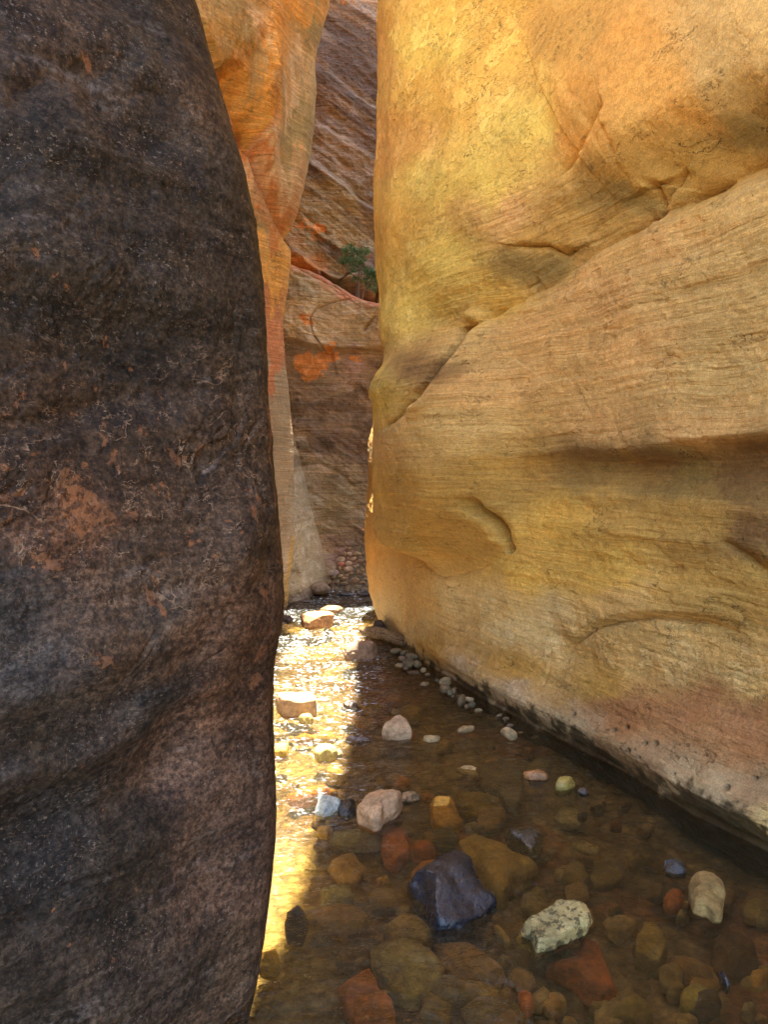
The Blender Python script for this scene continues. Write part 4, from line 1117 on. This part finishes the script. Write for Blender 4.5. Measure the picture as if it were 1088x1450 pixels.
stone('stone', 'long grey-green slab under water left of the brick red stone', Z1([(80, 800), (200, 775), (370, 800), (405, 870), (300, 885), (130, 860)]), (.24, .23, .13), M_STONE, .05, top=-.035, q=3, cuts=2, sub=5)
stone('stone', 'brick red stone with ragged outline under water below the speckled stone', Z3([(350, 740), (520, 690), (570, 570), (660, 590), (690, 700), (760, 860), (680, 920), (600, 910), (500, 800)]), (.36, .125, .045), M_STONE, .045, top=-.05, q=3, cuts=2, sub=5)
stone('stone', 'small orange-red pebble under water near the bottom edge', Z3([(185, 880), (230, 865), (260, 890), (278, 960), (240, 1005), (200, 955)]), (.48, .16, .05), M_STONE, .03, top=-.03, cuts=1)
stone('stone', 'round orange-red pebble beside the tapering tan stone', Z4(ell(450, 467, 130, 150)), (.52, .18, .055), M_STONE, .035, top=-.012, cuts=1)
stone('stone', 'olive angular stone with a ridge under water, lower right', Z3([(860, 560), (900, 480), (980, 480), (1050, 560), (1080, 650), (1050, 750), (980, 720), (880, 680)]), (.28, .20, .07), M_STONE, .06, top=-.02, q=3, cuts=5, sub=5)
stone('stone', 'olive stone cut by the bottom edge of the photo', Z3([(750, 1060), (800, 950), (860, 910), (930, 960), (1000, 1060), (900, 1100)]), (.26, .20, .07), M_STONE, .06, top=-.02, cuts=3)
stone('stone', 'mossy olive round stone at the bottom right under water', Z4([(490, 1120), (560, 1060), (660, 1080), (720, 1160), (700, 1250), (600, 1285), (520, 1220)]), (.28, .23, .07), M_STONE, .06, top=-.02, cuts=3, sub=5)
stone('boulder', 'broad dark brown hump under sliding water at the right edge', Z4([(700, 800), (780, 720), (880, 750), (990, 850), (1030, 950), (990, 1020), (900, 1060), (780, 1010), (710, 900)]), (.12, .07, .035), M_STONE, .09, top=-.006, q=2.6, cuts=3, sub=5, cat='boulder')
stone('stone', 'brown slab under water left of the dark hump', Z4([(430, 850), (560, 880), (720, 990), (700, 1060), (540, 1040), (450, 950)]), (.24, .14, .06), M_STONE, .05, top=-.04, cuts=3)
stone('stone', 'thin yellow sliver of stone under water below the black boulder', Z2([(905, 470), (940, 478), (1022, 580), (1005, 612), (960, 560)]), (.42, .31, .12), M_STONE, .03, top=-.015, cuts=1)
stone('stone', 'wide brown slab under water at the lower edge of the stream', Z2([(570, 605), (640, 590), (760, 600), (900, 700), (1010, 790), (900, 860), (720, 830), (620, 720)]), (.27, .17, .07), M_STONE, .05, top=-.035, q=3, cuts=3, sub=5)
stone('stone', 'olive-brown slab under ripples at the bottom of the stream', Z2([(640, 840), (760, 820), (920, 880), (960, 950), (860, 990), (690, 920)]), (.26, .18, .07), M_STONE, .05, top=-.03, q=3, cuts=3)
stone('stone', 'pale yellow stone under sunlit water by the shadow edge', Z5([(490, 690), (560, 630), (610, 680), (680, 750), (560, 790), (500, 760)]), (.52, .40, .13), M_STONE, .05, top=-.02, cuts=3)
stone('stone', 'yellow rounded stone under sunlit water below the pale blue stone', Z5([(420, 1170), (520, 1150), (550, 1200), (500, 1250), (430, 1232)]), YEL, M_STONE, .04, top=-.01, cuts=3)
stone('stone', 'long orange stone under sparkling sunlit water', Z5([(160, 935), (350, 840), (520, 800), (525, 850), (360, 950), (230, 985)]), (.55, .20, .05), M_STONE, .05, top=-.012, cuts=3)
stone('stone', 'yellow slab under sunlit riffle behind the oval yellow stone', Z5([(420, 390), (560, 350), (600, 380), (560, 440), (440, 440)]), YEL, M_STONE, .05, top=-.01, cuts=3)
stone('stone', 'orange-yellow stone under the riffle beside the dark wall', Z5([(230, 400), (330, 360), (390, 390), (340, 440), (250, 450)]), (.52, .28, .08), M_STONE, .05, top=-.012, cuts=3)
stone('stone', 'brown oval stone under water left of the triangular stone', Z8(ell(235, 712, 145, 95)), (.30, .20, .07), M_STONE, .06, top=-.015, cuts=2)
stone('stone', 'brown round stone under water right behind the triangular stone', Z8(ell(505, 750, 150, 115)), (.30, .20, .075), M_STONE, .06, top=-.02, cuts=2)
stone('stone', 'reddish brown stone under water behind the triangular stone', Z8(ell(385, 668, 150, 105)), (.26, .12, .06), M_STONE, .06, top=-.02, cuts=3)
stone('stone', 'ochre oval stone under water in front of the dark lump', Z8(ell(190, 815, 150, 90)), (.32, .20, .06), M_STONE, .06, top=-.02, cuts=2)
stone('stone', 'grey-green flat stone under shaded water near the dark wall foot', [(455, 1262), (480, 1255), (500, 1264), (498, 1280), (475, 1288), (455, 1280)], (.24, .22, .11), M_STONE, .04, top=-.02, cuts=3)
stone('stone', 'brown flat stone under glinting ripples, lower left of the stream', [(436, 1292), (470, 1284), (512, 1290), (520, 1312), (480, 1322), (440, 1312)], (.26, .17, .07), M_STONE, .04, top=-.012, cuts=3)
stone('stone', 'black wet stone under ripples at the dark wall edge', [(402, 1296), (425, 1288), (436, 1310), (428, 1335), (405, 1330)], (.04, .035, .03), M_STONE, .05, top=.0, cuts=4)
stone('stone', 'yellow-olive stone under sunlit water at the bottom left', [(370, 1352), (392, 1348), (398, 1372), (382, 1382), (366, 1376)], YEL, M_STONE, .04, top=-.01, cuts=3)

# pebbles heaped against the yellow wall
gp = 'pebbles heaped against the foot of the yellow wall'
heap = [(400, 305, 82, 36, -8, CRM), (455, 318, 62, 30, -15, CRM), (512, 290, 48, 46, 0, TANC), (445, 358, 58, 36, 5, PINK), (512, 343, 92, 42, 12, CRM), (425, 406, 62, 36, 5, TANC), (488, 390, 84, 56, -12, CRM),
        (551, 397, 54, 52, 0, CRM), (592, 440, 44, 32, 0, CRM), (530, 458, 92, 28, 5, BRN), (603, 540, 62, 34, -12, TANC), (748, 522, 88, 56, -15, CRM), (742, 572, 90, 52, 25, TANC), (782, 600, 44, 40, 20, GRY),
        (806, 592, 26, 36, 0, CRM), (832, 626, 24, 28, 0, TANC), (860, 657, 52, 84, 10, TANC), (915, 645, 66, 32, 12, CRM), (932, 682, 52, 38, -8, GRY), (978, 722, 54, 26, 0, CRM), (895, 694, 30, 26, 0, BRN), (800, 625, 24, 22, 0, BRN), (470, 425, 40, 24, 0, GRY), (620, 470, 36, 20, 0, BRN), (690, 512, 40, 24, 0, GRY)]
lab = {3: 'pinkish pebble on the left of the pebble heap by the log', 6: 'largest oval cream pebble in the heap below the log', 2: 'round tan pebble topmost in the heap under the log end', 11: 'pale pebble alone against the wall right of the heap', 16: 'upright tan pebble in the small row along the wall', 10: 'brown pebble alone in water right of the heap'}
for i, (x, y, w_, h_, r_, c_) in enumerate(heap):
    stone('pebble', lab.get(i, 'small tan or cream pebble among those heaped along the yellow wall foot'), Z8(ell(x, y, w_, h_, r_)), tuple(np.array(c_) * (.52 + .3 * (i % 3) / 2)), M_STONE, .032 * max(h_, 30) / 45, zc=.02 if i not in (9, 10) else .005, cuts=3, sub=3, group=gp, cat='pebble')

# rubble bank at the foot of the back wall
gr = 'rubble stones banked against the far wall foot'
rub = [(575, 145, 88, 66, -8, TANC), (765, 175, 98, 50, 12, TANC), (605, 238, 98, 62, 0, PINK), (605, 285, 84, 50, 0, (.42, .16, .09)), (680, 278, 74, 52, 5, PINK), (590, 325, 32, 40, 0, TANC), (680, 335, 92, 62, 0, PINK), (538, 372, 104, 72, 10, (.36, .27, .2)), (820, 338, 54, 50, 0, TANC),
       (490, 412, 54, 42, 0, BRN), (508, 322, 60, 46, 0, PINK), (742, 310, 44, 30, 0, BRN), (770, 300, 34, 32, 0, TANC), (482, 466, 62, 40, 0, TANC), (642, 432, 76, 42, -5, BRN), (742, 452, 96, 62, 0, BRN), (860, 440, 84, 34, 0, GRY), (560, 470, 60, 36, 0, BRN), (600, 405, 46, 36, 0, TANC), (662, 400, 44, 30, 0, BRN), (708, 380, 62, 32, 0, BRN), (782, 372, 62, 40, 0, BRN), (842, 398, 62, 40, 0, BRN), (640, 180, 40, 60, 20, BRN), (690, 175, 50, 40, 0, PINK), (550, 250, 44, 40, 0, CRM), (720, 240, 60, 36, 0, BRN), (800, 250, 60, 40, 0, BRN), (545, 215, 40, 36, 0, PINK), (460, 430, 40, 40, 0, TANC), (530, 420, 44, 34, 0, BRN), (740, 220, 44, 32, 8, PINK), (800, 215, 54, 30, 10, BRN), (850, 290, 44, 34, 0, BRN), (640, 480, 70, 34, 0, BRN), (820, 470, 70, 34, 0, BRN)]
labr = {0: 'tan stone resting topmost on the far rubble bank', 1: 'long tan stone lying high on the right of the far rubble bank', 3: 'reddest stone in the middle of the far rubble bank', 7: 'large grey-tan stone low on the left of the far rubble bank', 15: 'large brown stone at the water edge of the far rubble bank'}
for i, (x, y, w_, h_, r_, c_) in enumerate(rub):
    stone('rubble_stone', labr.get(i, 'brown or pinkish stone among the rubble heaped under the dark back wall'), Z7(ell(x, y, w_, h_, r_)), tuple(np.array(c_) * 1.35), M_STONE, h_ / 7.253 / FPX * 9.5 * .52, cuts=5, sub=3, group=gr, on_bed=True)
stone('boulder', 'brown rounded boulder at the far water edge below the buttress', Z7([(285, 545), (340, 480), (400, 468), (485, 520), (475, 575), (330, 585)]), (.25, .16, .09), M_STONE, .18, zc=.08, q=2.6, cuts=4, cat='boulder')
stone('boulder', 'flat brown boulder under the buttress beside the far water', Z7([(60, 575), (70, 530), (130, 505), (200, 530), (190, 570), (90, 590)]), (.22, .14, .08), M_STONE, .14, zc=.06, cuts=4, cat='boulder')
stone('stone', 'dark flat stone in the small far rapid', Z7(ell(640, 590, 160, 36)), (.05, .04, .035), M_WET, .05, zc=.02, cuts=4)
stone('stone', 'dark wet stone right of the small far rapid', Z7(ell(850, 585, 150, 50)), (.05, .04, .035), M_WET, .06, zc=.02, cuts=4)
stone('stone', 'small dark stone with a wet rim in the far shaded pool', Z7(ell(255, 665, 110, 30)), (.10, .07, .05), M_WET, .04, zc=.01, cuts=4)

# the many smaller cobbles lying on the bed
rs = np.random.RandomState(7)
pal = [(OLI, 'olive'), (BRN, 'brown'), (RED, 'brick red'), (GRY, 'grey'), (TANC, 'tan'), (DKB, 'dark'), (OCH, 'ochre')]
wts = [.26, .30, .06, .12, .14, .06, .06]
n = 0
tries = 0
while n < 165 and tries < 3000:
    tries += 1
    px_, py_ = rs.uniform(375, 1090), 872 + 590 * rs.uniform(0, 1) ** .8
    p_ = at_z(px_, py_, -.08)
    xr = np.interp(p_[1], [2.0, 2.8, 3.24, 3.98, 5.07, 5.75, 6.5, 7.0, 7.6], [1.8, 1.455, 1.26, .97, .51, .28, .1, 0, -.05]) - .06
    if p_[0] > xr or p_[1] > 8.2 or (p_[0] < -.17 and p_[1] < 3.1):
        continue
    wpx = np.clip(rs.lognormal(math.log(.062), .42), .03, .125) / p_[1] * FPX
    dep = (py_ - 650) / FPX
    hpx = wpx * min(.85, .35 + dep * .9)
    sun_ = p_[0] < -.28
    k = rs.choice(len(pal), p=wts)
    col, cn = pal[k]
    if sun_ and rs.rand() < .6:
        col, cn = YEL, 'yellow'  # sunlight put into the colour: most cobbles in the sunlit strip go yellow
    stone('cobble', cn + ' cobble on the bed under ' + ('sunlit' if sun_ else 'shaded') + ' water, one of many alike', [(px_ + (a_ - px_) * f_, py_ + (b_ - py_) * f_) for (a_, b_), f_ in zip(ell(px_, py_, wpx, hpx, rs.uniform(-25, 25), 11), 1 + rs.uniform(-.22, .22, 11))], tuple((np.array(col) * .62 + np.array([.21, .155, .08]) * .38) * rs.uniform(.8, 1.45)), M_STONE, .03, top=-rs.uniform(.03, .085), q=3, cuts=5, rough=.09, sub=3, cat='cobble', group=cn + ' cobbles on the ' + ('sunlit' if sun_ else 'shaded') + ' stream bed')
    n += 1

# small gravel lodged along the wall foot
for i in range(24):
    y_ = rs.uniform(3.6, 5.9)
    x_ = np.interp(y_, [2.0, 2.8, 3.24, 3.98, 5.07, 5.75, 6.5], [1.8, 1.455, 1.26, .97, .51, .28, .1]) - rs.uniform(.02, .16)
    q_ = proj(np.array(x_), np.array(y_), np.array(0.))
    w_ = rs.uniform(.018, .05) / y_ * FPX
    stone('pebble', 'small dull pebble lodged in the water line along the yellow wall foot', [(q_[0] + (a_ - q_[0]) * f_, q_[1] + (b_ - q_[1]) * f_) for (a_, b_), f_ in zip(ell(q_[0], q_[1], w_, w_ * .6, 0, 9), 1 + rs.uniform(-.2, .2, 9))], tuple(np.array([BRN, GRY, OLI, BRN][i % 4]) * rs.uniform(.5, 1.0)), M_WET if i % 3 else M_STONE, .014, zc=rs.uniform(-.03, .004), cuts=4, sub=3, group='pebbles lodged along the wall foot', cat='pebble')

# ------------------------------------------------------------------ driftwood log
def tube(pts, rad, nseg=18, noise=.12, seed=0, sub=5):
    P = np.array(pts, float)
    t = np.linspace(0, len(P) - 1, (len(P) - 1) * sub + 1)
    C_ = np.stack([np.interp(t, range(len(P)), P[:, k]) for k in range(3)], 1)
    r = np.interp(t, range(len(P)), rad)
    T = np.gradient(C_, axis=0); T /= np.linalg.norm(T, axis=1)[:, None]
    up = np.array([0, 0, 1.0]) if abs(T[0, 2]) < .9 else np.array([1.0, 0, 0])
    A = np.cross(T, up); A /= np.linalg.norm(A, axis=1)[:, None]
    B = np.cross(T, A)
    a = np.linspace(0, 2 * np.pi, nseg, endpoint=False)
    V = C_[:, None] + (A[:, None] * np.cos(a)[None, :, None] + B[:, None] * np.sin(a)[None, :, None]) * r[:, None, None]
    L = np.arange(len(C_)) * .12
    nn = fbm(np.stack([np.cos(a)[None] * 2 + 0 * L[:, None], np.sin(a)[None] * 2 + 0 * L[:, None], L[:, None] + 0 * a[None]], -1), 3, seed=seed)
    V = V + (V - C_[:, None]) * noise * nn[..., None]
    R, K = V.shape[:2]
    i = np.arange(R * K).reshape(R, K)
    j = np.roll(i, -1, 1)
    Fq = np.stack([i[:-1], j[:-1], j[1:], i[1:]], -1).reshape(-1, 4)
    V = V.reshape(-1, 3)
    # ends
    V = np.vstack([V, C_[:1], C_[-1:]])
    e0, e1 = R * K, R * K + 1
    c0 = np.stack([np.full(K // 2, e0), i[0, 2::2].tolist() + [i[0, 0]], i[0, 1::2], i[0, 0::2]], -1) if K % 2 == 0 else None
    c1 = np.stack([np.full(K // 2, e1), i[-1, 0::2], i[-1, 1::2], i[-1, 2::2].tolist() + [i[-1, 0]]], -1)
    return V, np.vstack([Fq, c0, c1])

def build_log():
    a, b = at_z(514, 901, .05), at_z(578, 915, .07)
    a = at_y(512, 893, 6.55); b = at_y(574, 908, 6.12)
    mid = (a + b) / 2 + np.array([0, 0, .02])
    V, Fq = tube([a, a * .7 + b * .3 + [0, 0, .012], mid, b * .8 + a * .2, b], [.030, .046, .052, .050, .046], 20, .22, 3, 14)
    me = mesh_np('driftwood_log', V, Fq)
    t = NT('driftwood')
    v = t.coord((1, 1, 1))
    n1 = t.noise(t.mapv(v, (3, 14, 30), (0, 0, .6)), 4, 5, .65)
    c = t.mix(t.ramp(n1, .35, .65), (.10, .055, .025), (.30, .19, .09))
    o = link('driftwood_log', me, t.done(t.bsdf(c, .8, t.bump(n1, 1, .02), .2)))
    tag(o, 'dark driftwood log wedged against the foot of the yellow wall corner', 'log')
build_log()

# ------------------------------------------------------------------ small conifer on the ledge of the back wall
def bark_mat():
    t = NT('bark')
    n1 = t.noise(t.coord((30, 30, 6)), 2, 4, .6)
    return t.done(t.bsdf(t.mix(n1, (.10, .06, .04), (.26, .19, .14)), .9, t.bump(n1, 1, .01), .1))
M_BARK = bark_mat()
def leaf_mat():
    t = NT('needles')
    n1 = t.noise(t.coord(), 9, 3, .6)
    c = t.mix(t.ramp(n1, .3, .7), (.05, .11, .03), (.15, .23, .07))
    b = t.n('ShaderNodeBsdfPrincipled'); t.put(b.inputs['Base Color'], c); b.inputs['Roughness'].default_value = .6
    tl = t.n('ShaderNodeBsdfTranslucent'); t.put(tl.inputs[0], c)
    m = t.n('ShaderNodeMixShader'); m.inputs[0].default_value = .3
    t.l(b.outputs[0], m.inputs[1]); t.l(tl.outputs[0], m.inputs[2])
    return t.done(m.outputs[0])
M_LEAF = leaf_mat()

def conifer(name, label, base, Yd, limbs, clumps, cat='tree'):
    """limbs: polylines in picture points at distance Yd with radii; clumps: (px, py, radius_px, count)"""
    r_ = np.random.RandomState(len(limbs) * 11 + 3)
    e = bpy.data.objects.new(name, None); COL.objects.link(e)
    b0 = at_y(base[0], base[1], Yd)
    e.location = b0
    tag(e, label, cat)
    Vs, Fs, k = [], [], 0
    for pl, rad in limbs:
        pts = [at_y(a, b, Yd + dy) - b0 for a, b, dy in pl]
        V, Fq = tube(pts, rad, 8, .15, 5, 4)
        Vs.append(V); Fs.append(Fq + k); k += len(V)
    link('trunk', mesh_np('trunk', np.vstack(Vs), np.vstack(Fs)), M_BARK, e)
    V, Fq = [], []
    for (cx, cy_, rp, cnt) in clumps:
        c = at_y(cx, cy_, Yd + r_.uniform(-.08, .08)) - b0
        R = rp / FPX * Yd
        for i in range(cnt):
            d = r_.normal(size=3); d /= np.linalg.norm(d)
            p = c + d * R * r_.uniform(.1, 1) ** .6 * np.array([1.15, 1, .75])
            # a short spray of needles: several thin blades from one twig
            ax = d * .6 + r_.normal(size=3) * .5 + [0, 0, .25]
            ax /= np.linalg.norm(ax)
            for q in range(5):
                t = ax + r_.normal(size=3) * .55
                t /= np.linalg.norm(t)
                s = np.cross(t, r_.normal(size=3)); s /= np.linalg.norm(s)
                L, w = r_.uniform(.030, .055), .0042
                k0 = len(V)
                V += [p - s * w, p + s * w, p + t * L + s * w * .5, p + t * L - s * w * .5]
                Fq.append([k0, k0 + 1, k0 + 2, k0 + 3])
    link('crown', mesh_np('crown', np.array(V), np.array(Fq), smooth=False), M_LEAF, e)
    return e

TY = 10.15
conifer('pine_tree', 'small green pine tree growing from the ledge of the back wall', (507, 428), TY,
        [([(507, 430, 0), (508, 412, 0), (507, 396, 0), (510, 380, 0), (506, 364, 0), (500, 352, .02)], [.018, .016, .014, .011, .008, .004]),
         ([(505, 430, .02), (504, 412, .03), (507, 398, 0)], [.009, .008, .006]),
         ([(512, 430, -.02), (515, 414, -.03), (520, 404, -.05), (530, 398, -.06)], [.010, .009, .007, .004]),
         ([(508, 398, 0), (498, 388, .05), (488, 378, .06)], [.007, .005, .003]), ([(509, 384, 0), (516, 370, -.05), (516, 356, -.06)], [.006, .005, .003]), ([(507, 390, 0), (520, 386, .03), (532, 388, .05)], [.006, .005, .003]),
         ([(511, 432, 0), (513, 440, -.05), (506, 444, -.08)], [.006, .005, .002])],
        [(494, 353, 8, 60), (503, 360, 9, 60), (515, 357, 8, 50), (490, 369, 8, 45), (503, 373, 8, 45), (512, 368, 7, 40), (498, 384, 6, 26), (486, 372, 4, 12), (503, 396, 5, 18), (524, 387, 8, 55), (532, 390, 7, 45), (517, 398, 6, 30), (528, 400, 6, 30), (532, 408, 6, 26), (522, 406, 5, 18), (516, 384, 5, 18)])
#@@END_STONES

# ================================================================== LIGHT, SKY, CAMERA
SA, SB = 0.03, 0.18                                  # sun leans this much right / ahead per metre of height
sd = Vector((SA, SB, 1.0)).normalized()
elev = math.asin(sd.z); azim = math.atan2(sd.x, sd.y)
sun = bpy.data.lights.new('sun', 'SUN')
sun.energy = 4.2; sun.angle = math.radians(0.6); sun.color = (1.0, .95, .86)
so = bpy.data.objects.new('sun', sun); COL.objects.link(so)
so.rotation_euler = sd.to_track_quat('Z', 'Y').to_euler()
w = bpy.data.worlds.new('World'); sc.world = w; w.use_nodes = True
nt = w.node_tree
bg = nt.nodes['Background']
sk = nt.nodes.new('ShaderNodeTexSky'); sk.sky_type = 'NISHITA'; sk.sun_disc = False
sk.sun_elevation = elev; sk.sun_rotation = azim
nt.links.new(sk.outputs[0], bg.inputs[0]); bg.inputs[1].default_value = 0.10

cam = bpy.data.cameras.new('camera')
cam.sensor_fit = 'VERTICAL'; cam.sensor_height = 36.0; cam.lens = 36.0 * FPX / 1450.0
cam.clip_end = 500; cam.clip_start = .02
co = bpy.data.objects.new('camera', cam); COL.objects.link(co)
co.location = (0, 0, CZ)
co.rotation_euler = (math.radians(90) - PIT, 0, 0)
sc.camera = co
sc.view_settings.view_transform = 'Standard'
sc.view_settings.look = 'None'
sc.view_settings.exposure = 3.58
sc.view_settings.gamma = 1.0
cy = sc.cycles
cy.use_denoising = True; cy.denoising_prefilter = 'NONE'
cy.max_bounces = 10; cy.diffuse_bounces = 6; cy.glossy_bounces = 4; cy.transparent_max_bounces = 12; cy.transmission_bounces = 4
cy.sample_clamp_indirect = 8.0
